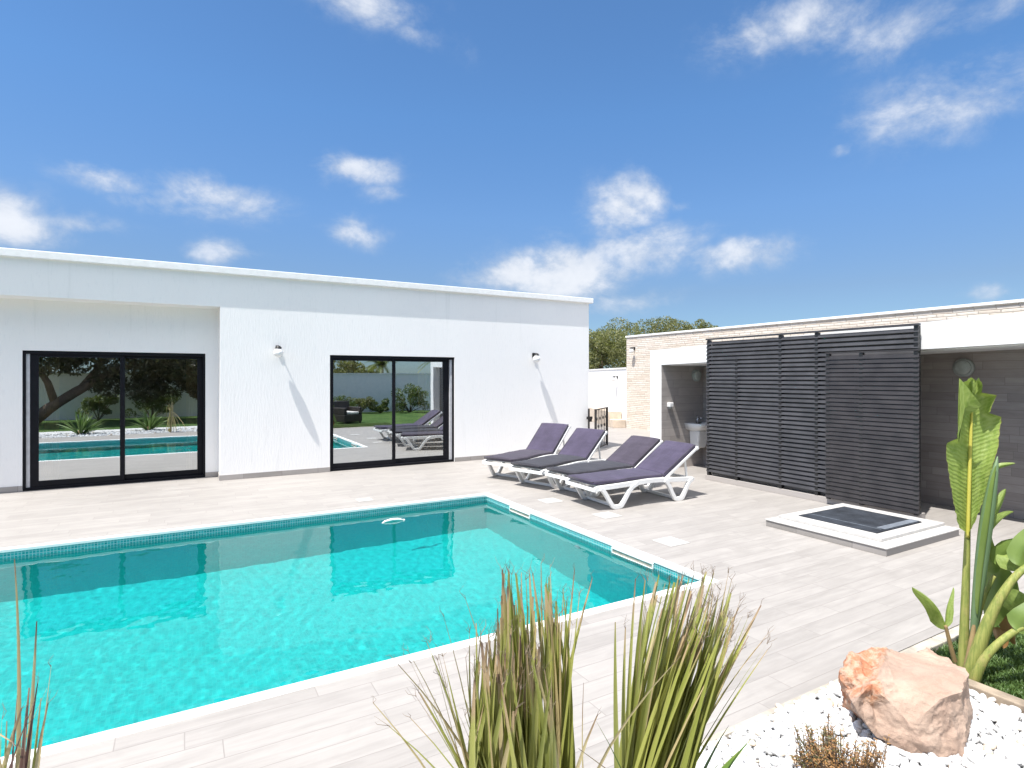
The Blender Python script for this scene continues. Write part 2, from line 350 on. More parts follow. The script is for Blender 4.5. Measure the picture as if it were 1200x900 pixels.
def make_banana():
    m, N, b = material('banana_leaf'); uv = N.new('ShaderNodeUVMap').outputs[0]
    sep = N.new('ShaderNodeSeparateXYZ'); N.l.new(uv, sep.inputs[0])
    ax = N.math('ABSOLUTE', N.math('SUBTRACT', sep.outputs[0], 0.5))
    vein = N.math('SINE', N.math('MULTIPLY', N.math('SUBTRACT', sep.outputs[1], N.math('ADD', N.math('MULTIPLY', ax, 0.10), N.math('MULTIPLY', N.noise(uv, 7, 4, 0.65).outputs[0], 0.035))), 230))
    n = N.noise(uv, 9, 4).outputs[0]
    c = N.mix(N.sstep(n, 0.3, 0.7), (0.20, 0.29, 0.06, 1), (0.33, 0.42, 0.115, 1))
    c = N.mix(N.sstep(vein, 0.1, 1.0, 0, 0.3), c, (0.40, 0.49, 0.17, 1))
    c = N.mix(N.sstep(ax, 0.485, 0.5, 0, 0.8), c, (0.32, 0.24, 0.10, 1))
    N.put(b.inputs['Base Color'], c); b.inputs['Roughness'].default_value = 0.38
    N.put(b.inputs['Normal'], N.bump(vein, 0.25, 0.004))
    t = N.new('ShaderNodeBsdfTranslucent'); N.put(t.inputs['Color'], N.mix(0.5, c, (0.40, 0.5, 0.05, 1)))
    mx = N.new('ShaderNodeMixShader'); mx.inputs[0].default_value = 0.3
    N.l.new(b.outputs[0], mx.inputs[1]); N.l.new(t.outputs[0], mx.inputs[2]); N.l.new(mx.outputs[0], N.n['Material Output'].inputs[0])
make_banana()
leafy('broad_leaf', (0.09, 0.155, 0.035), (0.20, 0.28, 0.07), 0.25, 6.0, 0.35)
leafy('spear_leaf', (0.10, 0.17, 0.09), (0.15, 0.23, 0.11), 0.05, 4.0, 0.45)
def make_stalk():
    m, N, b = material('stalk_green'); v = coords(N)
    n = N.noise(N.map(v, (70, 70, 5)), 1.0, 4, 0.6).outputs[0]; p2 = N.noise(v, 14, 5, 0.65).outputs[0]; p3 = N.noise(N.map(v, (40, 40, 9), loc=(3, 3, 3)), 1.0, 5, 0.7).outputs[0]
    c = N.mix(N.sstep(n, 0.3, 0.7), (0.17, 0.21, 0.05, 1), (0.31, 0.32, 0.09, 1))
    c = N.mix(N.sstep(p2, 0.5, 0.72, 0, 0.6), c, (0.36, 0.30, 0.12, 1))
    c = N.mix(N.sstep(p3, 0.60, 0.72, 0, 0.75), c, (0.17, 0.10, 0.05, 1))
    N.put(b.inputs['Base Color'], c); b.inputs['Roughness'].default_value = 0.6; b.inputs['Specular IOR Level'].default_value = 0.3
    N.put(b.inputs['Normal'], N.bump(n, 0.6, 0.006))
make_stalk()
leafy('rib_yellow', (0.50, 0.45, 0.08), (0.60, 0.55, 0.12), 0.05, 5.0, 0.4)
leafy('stalk_dry', (0.20, 0.12, 0.06), (0.36, 0.26, 0.12), 0.05, 12.0, 0.7)

def make_rock():
    m, N, b = material('sandstone'); v = coords(N); p = pos(N)
    n1 = N.noise(v, 5, 6, 0.6).outputs[0]; n2 = N.noise(v, 40, 5, 0.65).outputs[0]
    st = N.noise(N.map(v, (6, 6, 22), rot=(0.5, -0.15, 0)), 1.0, 7, 0.68, 1.2).outputs[0]; gr = N.noise(v, 160, 4, 0.7).outputs[0]
    c = N.mix(N.sstep(n1, 0.3, 0.7), (0.36, 0.252, 0.197, 1), (0.44, 0.332, 0.266, 1))
    c = N.mix(N.sstep(gr, 0.45, 0.75, 0, 0.35), c, (0.50, 0.38, 0.29, 1))
    c = N.mix(N.sstep(st, 0.55, 0.75, 0, 0.3), c, (0.31, 0.205, 0.155, 1))
    c = N.mix(N.sstep(n2, 0.55, 0.8, 0, 0.35), c, (0.27, 0.165, 0.115, 1))
    at = N.new('ShaderNodeAttribute', attribute_name='rust'); 
    rz = N.noise(v, 14, 6, 0.7).outputs[0]
    oc = N.ramp(rz, [(0.3, (0.35, 0.125, 0.065)), (0.46, (0.41, 0.20, 0.12)), (0.56, (0.46, 0.32, 0.24)), (0.64, (0.42, 0.24, 0.15)), (0.75, (0.37, 0.14, 0.075))])
    mask = N.sstep(N.math('ADD', at.outputs['Fac'], N.math('MULTIPLY', N.math('SUBTRACT', rz, 0.5), 0.5)), 0.42, 0.55)
    c = N.mix(mask, c, oc)
    N.put(b.inputs['Base Color'], c); b.inputs['Roughness'].default_value = 0.9; b.inputs['Specular IOR Level'].default_value = 0.15
    h = N.math('ADD', N.math('ADD', N.math('MULTIPLY', n2, 0.5), N.math('MULTIPLY', gr, 0.25)), N.math('ADD', N.math('MULTIPLY', st, 0.6), N.math('MULTIPLY', N.math('MULTIPLY', rz, mask), 1.5)))
    N.put(b.inputs['Normal'], N.bump(h, 0.55, 0.012))
make_rock()
def make_pebble():
    m, N, b = material('white_pebbles'); g = N.new('ShaderNodeNewGeometry')
    c = N.ramp(g.outputs['Random Per Island'], [(0, (0.48, 0.48, 0.475)), (0.4, (0.60, 0.60, 0.60)), (0.75, (0.70, 0.70, 0.70)), (0.94, (0.54, 0.54, 0.56)), (0.975, (0.58, 0.47, 0.35)), (1.0, (0.5, 0.42, 0.35))])
    n = N.noise(pos(N), 70, 3).outputs[0]
    c = N.mix(N.sstep(n, 0.5, 0.8, 0, 0.3), c, (0.55, 0.55, 0.56, 1))
    N.put(b.inputs['Base Color'], c); b.inputs['Roughness'].default_value = 0.6
make_pebble()
def make_ground(name, c1, c2, scale, bump=0.6):
    m, N, b = material(name); p = pos(N)
    n = N.noise(p, scale, 6, 0.6).outputs[0]; n2 = N.noise(p, scale * 14, 4, 0.6).outputs[0]
    c = N.mix(N.sstep(N.math('ADD', N.math('MULTIPLY', n, 0.6), N.math('MULTIPLY', n2, 0.4)), 0.35, 0.65), (*c1, 1), (*c2, 1))
    N.put(b.inputs['Base Color'], c); b.inputs['Roughness'].default_value = 0.95; b.inputs['Specular IOR Level'].default_value = 0.1
    N.put(b.inputs['Normal'], N.bump(n2, bump, 0.02))
make_ground('dry_ground', (0.24, 0.19, 0.12), (0.36, 0.30, 0.20), 0.3)
make_ground('lawn_green', (0.035, 0.075, 0.02), (0.085, 0.14, 0.04), 1.2, 0.9)
make_ground('gravel_bed', (0.50, 0.49, 0.48), (0.66, 0.66, 0.66), 6.0, 0.9)

# ------------------------------------------------------------------ mesh helpers
class MB:
    def __init__(s): s.v = []; s.f = []; s.sm = []; s.uv = {}
    def add(s, vs, fs, smooth=False):
        o = len(s.v); s.v += [tuple(x) for x in vs]; s.f += [tuple(i + o for i in f) for f in fs]; s.sm += [smooth] * len(fs); return o
    def box(s, x0, x1, y0, y1, z0, z1):
        s.add([(x0, y0, z0), (x1, y0, z0), (x1, y1, z0), (x0, y1, z0), (x0, y0, z1), (x1, y0, z1), (x1, y1, z1), (x0, y1, z1)],
              [(0, 3, 2, 1), (4, 5, 6, 7), (0, 1, 5, 4), (1, 2, 6, 5), (2, 3, 7, 6), (3, 0, 4, 7)]); return s
    def hexa(s, pts):      # bottom four counter-clockwise, then top four
        s.add(pts, [(0, 3, 2, 1), (4, 5, 6, 7), (0, 1, 5, 4), (1, 2, 6, 5), (2, 3, 7, 6), (3, 0, 4, 7)]); return s
    def prism(s, poly, axis, a, b):   # poly is 2-D; axis 'y': (x,z) extruded over y
        n = len(poly)
        def mk(p, t): return {'y': (p[0], t, p[1]), 'z': (p[0], p[1], t), 'x': (t, p[0], p[1])}[axis]
        vs = [mk(p, a) for p in poly] + [mk(p, b) for p in poly]
        fs = [tuple(range(n - 1, -1, -1)), tuple(range(n, 2 * n))] + [(i, (i + 1) % n, n + (i + 1) % n, n + i) for i in range(n)]
        s.add(vs, fs); return s
    def tube(s, pts, rad, n=8, cap=True):
        pts = [Vector(p) for p in pts]
        if not hasattr(rad, '__len__'): rad = [rad] * len(pts)
        vs = []; prev = None
        for i, p in enumerate(pts):
            t = (pts[min(i + 1, len(pts) - 1)] - pts[max(i - 1, 0)]).normalized()
            a = t.orthogonal().normalized() if prev is None else (prev - t * prev.dot(t)).normalized()
            prev = a; b = t.cross(a)
            for k in range(n):
                th = 2 * math.pi * k / n; vs.append(p + (a * math.cos(th) + b * math.sin(th)) * rad[i])
        fs = []
        for i in range(len(pts) - 1):
            for k in range(n):
                fs.append((i * n + k, i * n + (k + 1) % n, (i + 1) * n + (k + 1) % n, (i + 1) * n + k))
        if cap: fs += [tuple(range(n - 1, -1, -1)), tuple(range((len(pts) - 1) * n, len(pts) * n))]
        s.add(vs, fs, True); return s
    def lathe(s, c, prof, n=24, axis=Vector((0, 0, 1))):
        c = Vector(c); axis = Vector(axis).normalized(); a = axis.orthogonal().normalized(); b = axis.cross(a)
        vs = [c + axis * h + (a * math.cos(2 * math.pi * k / n) + b * math.sin(2 * math.pi * k / n)) * r for r, h in prof for k in range(n)]
        fs = [(i * n + k, i * n + (k + 1) % n, (i + 1) * n + (k + 1) % n, (i + 1) * n + k) for i in range(len(prof) - 1) for k in range(n)]
        fs += [tuple(range(n - 1, -1, -1)), tuple(range((len(prof) - 1) * n, len(prof) * n))]
        s.add(vs, fs, True); return s
    def sphere(s, c, r, n=14, sq=(1, 1, 1)):
        m = n // 2; vs = []; fs = []
        for i in range(m + 1):
            th = math.pi * i / m
            for k in range(n):
                ph = 2 * math.pi * k / n
                vs.append((c[0] + r * sq[0] * math.sin(th) * math.cos(ph), c[1] + r * sq[1] * math.sin(th) * math.sin(ph), c[2] + r * sq[2] * math.cos(th)))
        for i in range(m):
            for k in range(n): fs.append((i * n + k, (i + 1) * n + k, (i + 1) * n + (k + 1) % n, i * n + (k + 1) % n))
        s.add(vs, fs, True); return s
    def sweep(s, path, wy, th, y0):   # rectangular bar along a path of (x, z) in a plane of constant y
        n = len(path); vs = []
        for i in range(n):
            p = Vector(path[i]); a = Vector(path[max(i - 1, 0)]); b = Vector(path[min(i + 1, n - 1)])
            d1 = (p - a).normalized() if i > 0 else (b - p).normalized(); d2 = (b - p).normalized() if i < n - 1 else d1
            t = (d1 + d2).normalized(); nn = Vector((-t.y, t.x)); k = th / 2 / max(0.5, nn.dot(Vector((-d1.y, d1.x))))
            for sgn, yy in ((1, y0 - wy / 2), (1, y0 + wy / 2), (-1, y0 + wy / 2), (-1, y0 - wy / 2)):
                q = p + nn * k * sgn; vs.append((q.x, yy, q.y))
        fs = [(i * 4 + k, i * 4 + (k + 1) % 4, (i + 1) * 4 + (k + 1) % 4, (i + 1) * 4 + k) for i in range(n - 1) for k in range(4)]
        fs += [(3, 2, 1, 0), tuple((n - 1) * 4 + k for k in range(4))]
        s.add(vs, fs); return s
    def build(s, name, mat, parent=None, bevel=0.0, segs=2, fix=True):
        me = bpy.data.meshes.new(name); me.from_pydata(s.v, [], s.f)
        me.polygons.foreach_set('use_smooth', s.sm)
        me.materials.append(MAT[mat]); 
        if s.uv:
            ul = me.uv_layers.new(name='UVMap')
            for L in me.loops: ul.data[L.index].uv = s.uv.get(L.vertex_index, (0, 0))
        me.update()
        if fix:
            bm = bmesh.new(); bm.from_mesh(me); bmesh.ops.recalc_face_normals(bm, faces=bm.faces); bm.to_mesh(me); bm.free()
        o = bpy.data.objects.new(name, me); COL.objects.link(o)
        if parent: o.parent = parent
        if bevel:
            md = o.modifiers.new('bevel', 'BEVEL'); md.width = bevel; md.segments = segs; md.limit_method = 'ANGLE'; md.angle_limit = R(40)
            md.harden_normals = False
        return o
def mesh_np(name, V, Fq, mat, parent=None, smooth=False):
    me = bpy.data.meshes.new(name); nv = len(V); k = Fq.shape[1]; nf = len(Fq)
    me.vertices.add(nv); me.vertices.foreach_set('co', np.ascontiguousarray(V, dtype=np.float32).ravel())
    me.loops.add(nf * k); me.loops.foreach_set('vertex_index', np.ascontiguousarray(Fq, dtype=np.int32).ravel())
    me.polygons.add(nf); me.polygons.foreach_set('loop_start', np.arange(0, nf * k, k, dtype=np.int32))
    me.polygons.foreach_set('use_smooth', np.full(nf, smooth))
    me.update(calc_edges=True); me.materials.append(MAT[mat])
    o = bpy.data.objects.new(name, me); COL.objects.link(o)
    if parent: o.parent = parent
    return o
def tag(o, label=None, cat=None, group=None, kind=None):
    if label: o['label'] = label
    if cat: o['category'] = cat
    if group: o['group'] = group
    if kind: o['kind'] = kind
    return o
def empty(name, loc=(0, 0, 0), rz=0.0, **kw):
    o = bpy.data.objects.new(name, None); COL.objects.link(o); o.location = loc; o.rotation_euler = (0, 0, rz); o.empty_display_size = 0.1
    return tag(o, **kw)
def copy_tree(o, parent=None):
    c = o.copy(); COL.objects.link(c)
    if parent: c.parent = parent
    for ch in [x for x in bpy.data.objects if x.parent == o]: copy_tree(ch, c)
    return c

# ------------------------------------------------------------------ setting: ground, deck, lawn, gravel, pool
PX0, PX1, PY0, PY1 = -5.2, 3.79, 3.33, 7.36         # pool
WATER_Z = -0.084
def frame_sheet(mb, X0, X1, Y0, Y1, x0, x1, y0, y1, z):
    for a, b, c, d in ((X0, X1, Y0, y0), (X0, X1, y1, Y1), (X0, x0, y0, y1), (x1, X1, y0, y1)):
        mb.add([(a, c, z), (b, c, z), (b, d, z), (a, d, z)], [(0, 1, 2, 3)])
    return mb
tag(frame_sheet(MB(), -600, 600, -600, 600, PX0 - .15, PX1 + .15, PY0 - .15, PY1 + .15, -0.08).build('ground', 'dry_ground'), kind='structure')
CW = 0.068      # coping width
d = MB()
for a, b, c, e in ((-9.5, 16.5, 1.88, PY0 - CW), (-9.5, 16.5, PY1 + CW, 24), (-9.5, PX0 - CW, PY0 - CW, PY1 + CW), (PX1 + CW, 16.5, PY0 - CW, PY1 + CW)):
    d.box(a, b, c, e, -0.07, 0.0)
tag(d.build('pool_deck', 'deck_tiles'), kind='structure')
l = MB(); l.add([(3.80, -7, -.03), (16.5, -7, -.03), (16.5, 1.79, -.03), (3.80, 1.79, -.03)], [(0, 1, 2, 3)])
l.add([(-12, -7, -.03), (3.80, -7, -.03), (3.80, -.9, -.03), (-12, -.9, -.03)], [(0, 1, 2, 3)])
tag(l.build('lawn', 'lawn_green'), kind='structure')
g = MB(); g.add([(-9.5, -.9, -.030), (3.72, -.9, -.030), (3.72, 1.875, -.030), (-9.5, 1.875, -.030)], [(0, 1, 2, 3)])
tag(g.build('gravel_bed', 'gravel_bed'), kind='structure')

pool = empty('swimming_pool', ((PX0 + PX1) / 2, (PY0 + PY1) / 2, 0), label='rectangular turquoise mosaic swimming pool with white stone edge in the tiled deck', cat='pool')
def local(mb_obj, root):      # parent while keeping world coordinates of the mesh
    mb_obj.parent = root; mb_obj.matrix_parent_inverse = Matrix.Translation(root.location).inverted() if root.rotation_euler.z == 0 else root.matrix_basis.inverted()
    return mb_obj
PD = -1.50
b = MB()
b.add([(PX0, PY0, PD), (PX1, PY0, PD), (PX1, PY1, PD), (PX0, PY1, PD)], [(0, 1, 2, 3)])
b.add([(PX0, PY1, PD), (PX1, PY1, PD), (PX1, PY1, -.03), (PX0, PY1, -.03)], [(0, 1, 2, 3)])
b.add([(PX0, PY0, PD), (PX1, PY0, PD), (PX1, PY0, -.03), (PX0, PY0, -.03)], [(3, 2, 1, 0)])
b.add([(PX1, PY0, PD), (PX1, PY1, PD), (PX1, PY1, -.03), (PX1, PY0, -.03)], [(3, 2, 1, 0)])
b.add([(PX0, PY0, PD), (PX0, PY1, PD), (PX0, PY1, -.03), (PX0, PY0, -.03)], [(0, 1, 2, 3)])
basin = local(b.build('basin', 'pool_mosaic', fix=False), pool)
wl = MB(); e_ = .004
for a, bb, cc, dd in ((PX0 + .001, PX1 - .001, PY1 - e_, PY1 - .001), (PX0 + .001, PX1 - .001, PY0 + .001, PY0 + e_), (PX1 - e_, PX1 - .001, PY0 + .005, PY1 - .005), (PX0 + .001, PX0 + e_, PY0 + .005, PY1 - .005)):
    local(MB().box(a, bb, cc, dd, -.20, -.029).build('waterline_band', 'band_mosaic'), pool)
c = MB(); lip = 0.012
for a, bb, cc, dd in ((PX0 - CW, PX1 + CW, PY0 - CW, PY0 + lip), (PX0 - CW, PX1 + CW, PY1 - lip, PY1 + CW), (PX0 - CW, PX0 + lip, PY0 + lip, PY1 - lip), (PX1 - lip, PX1 + CW, PY0 + lip, PY1 - lip)):
    c.box(a, bb, cc, dd, -0.028, 0.008)
local(c.build('coping', 'coping_white', bevel=0.006), pool)
for ya, yb in ((6.14, 6.66), (3.95, 4.55)):
    s = MB(); x1 = PX1 - .0055; x0 = PX1 - .020; za, zb = -.098, -.030; fr = .016
    s.box(x0, x1, ya, yb, zb - fr, zb); s.box(x0, x1, ya, yb, za, za + fr); s.box(x0, x1, ya, ya + fr, za + fr, zb - fr); s.box(x0, x1, yb - fr, yb, za + fr, zb - fr)
    fo = local(s.build('skimmer_mouth', 'plastic_white', bevel=0.003), pool)
    q = MB().box(x1 - .006, x1 - .002, ya + fr + .001, yb - fr - .001, za + fr + .001, zb - fr - .001)
    fl = q.build('flap', 'kerb_stone'); fl.parent = fo
fi = MB().lathe((PX1 - .002, 5.15, -.42), [(.045, 0), (.045, .012), (.02, .018)], 16, (-1, 0, 0)); local(fi.build('inlet', 'plastic_white'), pool)
for x, y in ((-.15, 4.45), (.1, 4.2)):
    fi = MB().lathe((x, y, PD + .002), [(.09, 0), (.09, .015), (.05, .025)], 18); local(fi.build('floor_drain', 'plastic_white'), pool)

def make_water_mesh():
    st = 0.02; nx = int((PX1 - PX0) / st) + 1; ny = int((PY1 - PY0) / st) + 1
    xs = np.linspace(PX0 + .001, PX1 - .001, nx); ys = np.linspace(PY0 + .001, PY1 - .001, ny)
    X, Y = np.meshgrid(xs, ys); Z = np.zeros_like(X)
    r = np.random.default_rng(3)
    for lam, slope, n in ((1.2, .0028, 5), (.5, .0032, 9), (.24, .004, 14), (.13, .0048, 16), (.09, .0052, 16)):
        for i in range(n):
            th = r.uniform(0, 2 * math.pi); L = lam * r.uniform(.75, 1.35); k = 2 * math.pi / L
            Z += (slope / k / math.sqrt(n) * 1.4) * np.sin(k * (math.cos(th) * X + math.sin(th) * Y) + r.uniform(0, 6.28))
    V = np.stack([X, Y, Z + WATER_Z], -1).reshape(-1, 3)
    i = np.arange(ny - 1)[:, None] * nx + np.arange(nx - 1)[None, :]
    Q = np.stack([i, i + 1, i + nx + 1, i + nx], -1).reshape(-1, 4)
    o = mesh_np('water', V, Q, 'pool_water', smooth=True)
    tag(o, kind='structure'); return o
water = make_water_mesh()
try:
    sl.cycles.is_caustics_light = True
    water.cycles.is_caustics_caster = True
    basin.cycles.is_caustics_receiver = True
except Exception as ex: print('caustics', ex)

# ------------------------------------------------------------------ the white house
HY, HR, HX0, HX1 = 10.53, 10.98, -9.0, 8.07
house = empty('house', (0, 14, 0), label='low white plastered villa with flat roof and two wide sliding glass doors', cat='house')
m = MB()
D2 = (2.26, 4.70, 2.10); D1 = (-2.10, 0.30, 2.10)
m.box(.5, D2[0], HY, HR, 0, 2.86); m.box(D2[1], HX1, HY, HR, 0, 2.86); m.box(D2[0], D2[1], HY, HR, D2[2], 2.86)
m.box(HX0, HX1, HY, HR, 2.86, 3.40)
m.box(HX0, D1[0], HR, HR + .22, 0, 2.9); m.box(D1[1], .5, HR, HR + .22, 0, 2.9); m.box(D1[0], D1[1], HR, HR + .22, D1[2], 2.9)
m.box(HX1 - .25, HX1, HR, 17.5, 0, 3.40); m.box(HX0, HX0 + .25, HR + .22, 17.5, 0, 3.40); m.box(HX0 + .25, HX1 - .25, 17.25, 17.5, 0, 3.4)
local(m.build('wall', 'white_plaster'), house)
local(MB().box(HX0 + .26, HX1 - .26, HR + .01, 17.24, 2.92, 3.2).build('roof', 'roof_felt'), house)
local(MB().box(HX0 - .077, HX1 + .077, HY - .077, HY + .40, 3.40, 3.51).box(HX1 - .25, HX1 + .077, HY + .40, 17.577, 3.40, 3.51).box(HX0 - .077, HX0 + .25, HY + .4, 17.577, 3.40, 3.51)
      .build('coping', 'coping_white', bevel=.008), house)
for a, bb, y in ((.5, D2[0], HY), (D2[1], HX1, HY), (HX0, D1[0], HR), (D1[1], .488, HR)):
    local(MB().box(a, bb, y - .012, y - .001, 0.002, .085).build('skirting', 'skirting_tiles'), house)
local(MB().box(.488, .499, HY - .012, HR - .013, 0.002, .085).build('skirting', 'skirting_tiles'), house)
it = MB()     # the room behind the doors
it.add([(HX0 + .3, HR + .23, .004), (HX1 - .3, HR + .23, .004), (HX1 - .3, 15.2, .004), (HX0 + .3, 15.2, .004)], [(0, 1, 2, 3)])
local(it.build('room_floor', 'interior_floor', fix=False), house)
it = MB().box(HX0 + .3, HX1 - .3, 15.2, 15.3, .006, 2.9).box(.9, 1.05, HR + .23, 15.19, .006, 2.9).box(HX0 + .26, HX0 + .3, HR + .23, 15.19, .006, 2.9).box(HX1 - .3, HX1 - .26, HR + .23, 15.19, .006, 2.9)
local(it.build('room_wall', 'interior_wall'), house)

def sliding_door(x0, x1, y, h, strip_right, tilt, yaw):
    fy0, fy1 = y + .02, y + .16; t = .05
    f = MB()
    f.box(x0 + .002, x1 - .002, fy0, fy1, h - t, h - .002); f.box(x0 + .002, x1 - .002, fy0, fy1, .002, .045)
    f.box(x0 + .002, x0 + t * .7, fy0, fy1, .045, h - t); f.box(x1 - t * .7, x1 - .002, fy0, fy1, .045, h - t)
    door = local(f.build('sliding_door', 'black_metal', bevel=.004), house)
    ix0, ix1 = x0 + t * .7, x1 - t * .7; st = .045
    if strip_right:
        sx = (ix1 - st, ix1); a0, a1 = ix0, ix1 - st
    else:
        sx = (ix0, ix0 + st); a0, a1 = ix0 + st, ix1
    z0, z1 = .046, h - t - .001
    o = MB().box(sx[0], sx[1], y + .05, y + .15, z0, z1).build('jamb_strip', 'light_metal'); o.parent = door
    mid = (a0 + a1) / 2
    for k, (b0, b1, yy, wide) in enumerate(((a0, mid + .035, y + .045, 'l'), (mid - .035, a1, y + .095, 'r'))):
        sl_, sr_ = (.035, .06) if wide == 'l' else (.06, .05)
        if strip_right and wide == 'r': sr_ = .115
        if not strip_right and wide == 'l': sl_ = .10
        if not strip_right and wide == 'r': sr_ = .085
        s = MB(); yb = yy + .04; bt = .085; tp = .045
        s.box(b0 + .001, b0 + sl_, yy, yb, z0, z1); s.box(b1 - sr_, b1 - .001, yy, yb, z0, z1)
        s.box(b0 + sl_, b1 - sr_, yy, yb, z0, z0 + bt); s.box(b0 + sl_, b1 - sr_, yy, yb, z1 - tp, z1)
        sa = s.build('sash', 'black_metal', bevel=.003); sa.parent = door
        cx, cz = (b0 + b1) / 2, (z0 + z1) / 2
        gx0, gx1, gz0, gz1 = b0 + sl_ - cx - .004, b1 - sr_ - cx + .004, z0 + bt - cz - .004, z1 - tp - cz + .004
        p = MB(); p.add([(gx0, 0, gz0), (gx1, 0, gz0), (gx1, 0, gz1), (gx0, 0, gz1)], [(0, 1, 2, 3)])
        pane = p.build('pane', 'door_glass', fix=False); pane.parent = door
        pane.location = (cx, yy + .02, cz); pane.rotation_euler = (tilt, 0, yaw)
    return door
sliding_door(D1[0], D1[1], HR, D1[2], False, 0, 0)
sliding_door(D2[0], D2[1], HY, D2[2], True, 0, 0)

def curtain(x0, x1, y, label):
    n = 60; mb = MB(); vs = []
    for i in range(n + 1):
        x = x0 + (x1 - x0) * i / n; yy = y + .03 * math.sin(i * 1.05) + .012 * math.sin(i * 2.3)
        vs += [(x, yy, .03), (x, yy + .01 * math.sin(i), 1.2), (x, yy, 2.45)]
    fs = []
    for i in range(n):
        for k in range(2): fs.append((i * 3 + k, (i + 1) * 3 + k, (i + 1) * 3 + k + 1, i * 3 + k + 1))
    mb.add(vs, fs, True); o = mb.build('curtain', 'curtain', fix=False)
    o.modifiers.new('solid', 'SOLIDIFY').thickness = .004
    tag(o, label, 'curtain', 'curtains behind the glass doors')
curtain(-1.98, -1.70, HR + .24, 'beige curtain gathered behind the left edge of the recessed glass door')
curtain(.02, .26, HR + .24, 'beige curtain gathered behind the right edge of the recessed glass door')
curtain(4.02, 4.60, HY + .25, 'beige curtain half drawn behind the right glass door near the loungers')

def wall_lamp(loc, nrm, label, big=True, group='black lamps on the white house wall'):
    """black bracket and cap carrying a white opal globe; local -Y points out of the wall"""
    nrm = Vector(nrm); rz = math.atan2(nrm.x, -nrm.y)
    root = empty('wall_lamp', loc, rz, label=label, cat='wall lamp', group=group)
    MB().box(-.028, .028, -.035, -.002, -.05, .045).build('mount', 'lamp_black', root, bevel=.004)
    MB().tube([(0, -.034, .025), (0, -.09, .034), (0, -.14, .03)], .010, 8).build('arm', 'lamp_black', root)
    MB().lathe((0, -.145, .0), [(.052, -.012), (.055, -.004), (.05, .006), (.03, .03), (.012, .035)], 18).build('cap', 'lamp_black', root)
    if big:
        MB().lathe((0, -.145, -.088), [(.002, -.072), (.040, -.062), (.068, -.038), (.081, 0), (.070, .038), (.052, .062), (.040, .074)], 24).build('globe', 'opal_glass', root)
    return root
wall_lamp((1.376, HY, 2.20), (0, -1, 0), 'black wall lamp with white globe left of the right glass door')
wall_lamp((6.56, HY, 2.18), (0, -1, 0), 'black wall lamp with white globe on white wall above the far loungers')

# ------------------------------------------------------------------ stone-clad building and white yard wall behind
BX, BY1 = 12.8, 14.65
sb = empty('stone_building', (15, 7, 0), label='flat roofed building clad in cream split stone behind the pool pavilion', cat='building')
local(MB().box(BX, 18, 1.2, BY1, 0.0, 3.02).build('wall', 'split_stone'), sb)
local(MB().box(BX - .03, 18.03, 1.17, BY1 + .03, 3.02, 3.075).build('coping', 'coping_white', bevel=.006), sb)
dr = Vector((2.0, 4.6, 0)).normalized(); nn = Vector((dr.y, -dr.x, 0)); p0 = Vector((BX + .05, BY1 + .06, 0)); p1 = p0 + dr * 9
def slab(mb, a, b, th, z0, z1):
    mb.hexa([a + UP * z0, a + nn * th + UP * z0, b + nn * th + UP * z0, b + UP * z0, a + UP * z1, a + nn * th + UP * z1, b + nn * th + UP * z1, b + UP * z1]); return mb
yw = empty('yard_wall', p0, label='tall white boundary wall behind the iron gate', cat='wall')
local(slab(MB(), p0, p1, .2, 0, 1.98).build('wall_face', 'white_plaster'), yw)
local(slab(MB(), p0 - nn * .02, p1 - nn * .02, .24, 1.98, 2.03).build('coping', 'coping_white'), yw)
q0 = p0 - nn * .02 + dr * .5; q1 = p0 - nn * .02 + dr * 5.5
o = slab(MB(), q0, q1, -.45, 0, .52).build('planter_wall', 'stone_beige', bevel=.01); tag(o, 'low beige stone planter ledge at the foot of the white yard wall', 'planter')
o = slab(MB(), p0 - nn * .02 + dr * .0, p0 - nn * .02 + dr * .48, -.45, 0, .27).build('stone_step', 'stone_beige', bevel=.01); tag(o, 'low beige stone step where the yard wall meets the stone building', 'step')
wp = p0 + dr * 1.0
wall_lamp((wp.x, wp.y, 1.70), -nn, 'small black wall lamp on the white yard wall', True, 'small lamps on the back walls')
wall_lamp((BX, 14.25, 2.64), (-1, 0, 0), 'small black wall lamp on the cream stone wall corner', True, 'small lamps on the back walls')

# iron gate, half open at the house corner
ga, gb = Vector((8.12, 10.36, 0)), Vector((9.0, 11.0, 0)); gd = (gb - ga); gl = gd.length; gd.normalize()
gate = empty('iron_gate', ga, math.atan2(gd.y, gd.x), label='black wrought iron gate standing open at the house corner', cat='gate')
MB().box(0, .035, -.018, .018, .03, .97).build('stile', 'iron_black', gate); MB().box(gl - .035, gl, -.018, .018, .03, .97).build('stile', 'iron_black', gate)
n = 8
for z in (.05, .38, .94): MB().box(.036, gl - .036, -.012, .012, z, z + .028).build('rail', 'iron_black', gate)
for i in range(1, n):
    x = gl * i / n; z = .74 if i % 2 else .56; orn = MB(); orn.tube([(x, 0, .08), (x, 0, .94)], .008, 6)
    orn.sphere((x, 0, z), .022, 8, (1, 1, 2.2)); orn.sphere((x, 0, .38 + .07), .018, 8, (1.6, .6, 1)); orn.sphere((x, 0, .30), .016, 8, (1, 1, 1.8))
    if i % 2 == 0: orn.sphere((x, 0, .80), .012, 8)
    orn.build('bar', 'iron_black', gate)
gp = empty('gate_post', (8.0, 10.44, 0), label='thin black iron gate post with latch at the house corner', cat='gate post')
MB().box(-.016, .016, -.016, .016, 0, .98).build('post', 'iron_black', gp)
MB().box(-.05, .09, -.02, .02, .74, .80).box(.02, .08, -.014, .014, .68, .74).build('latch', 'iron_black', gp)

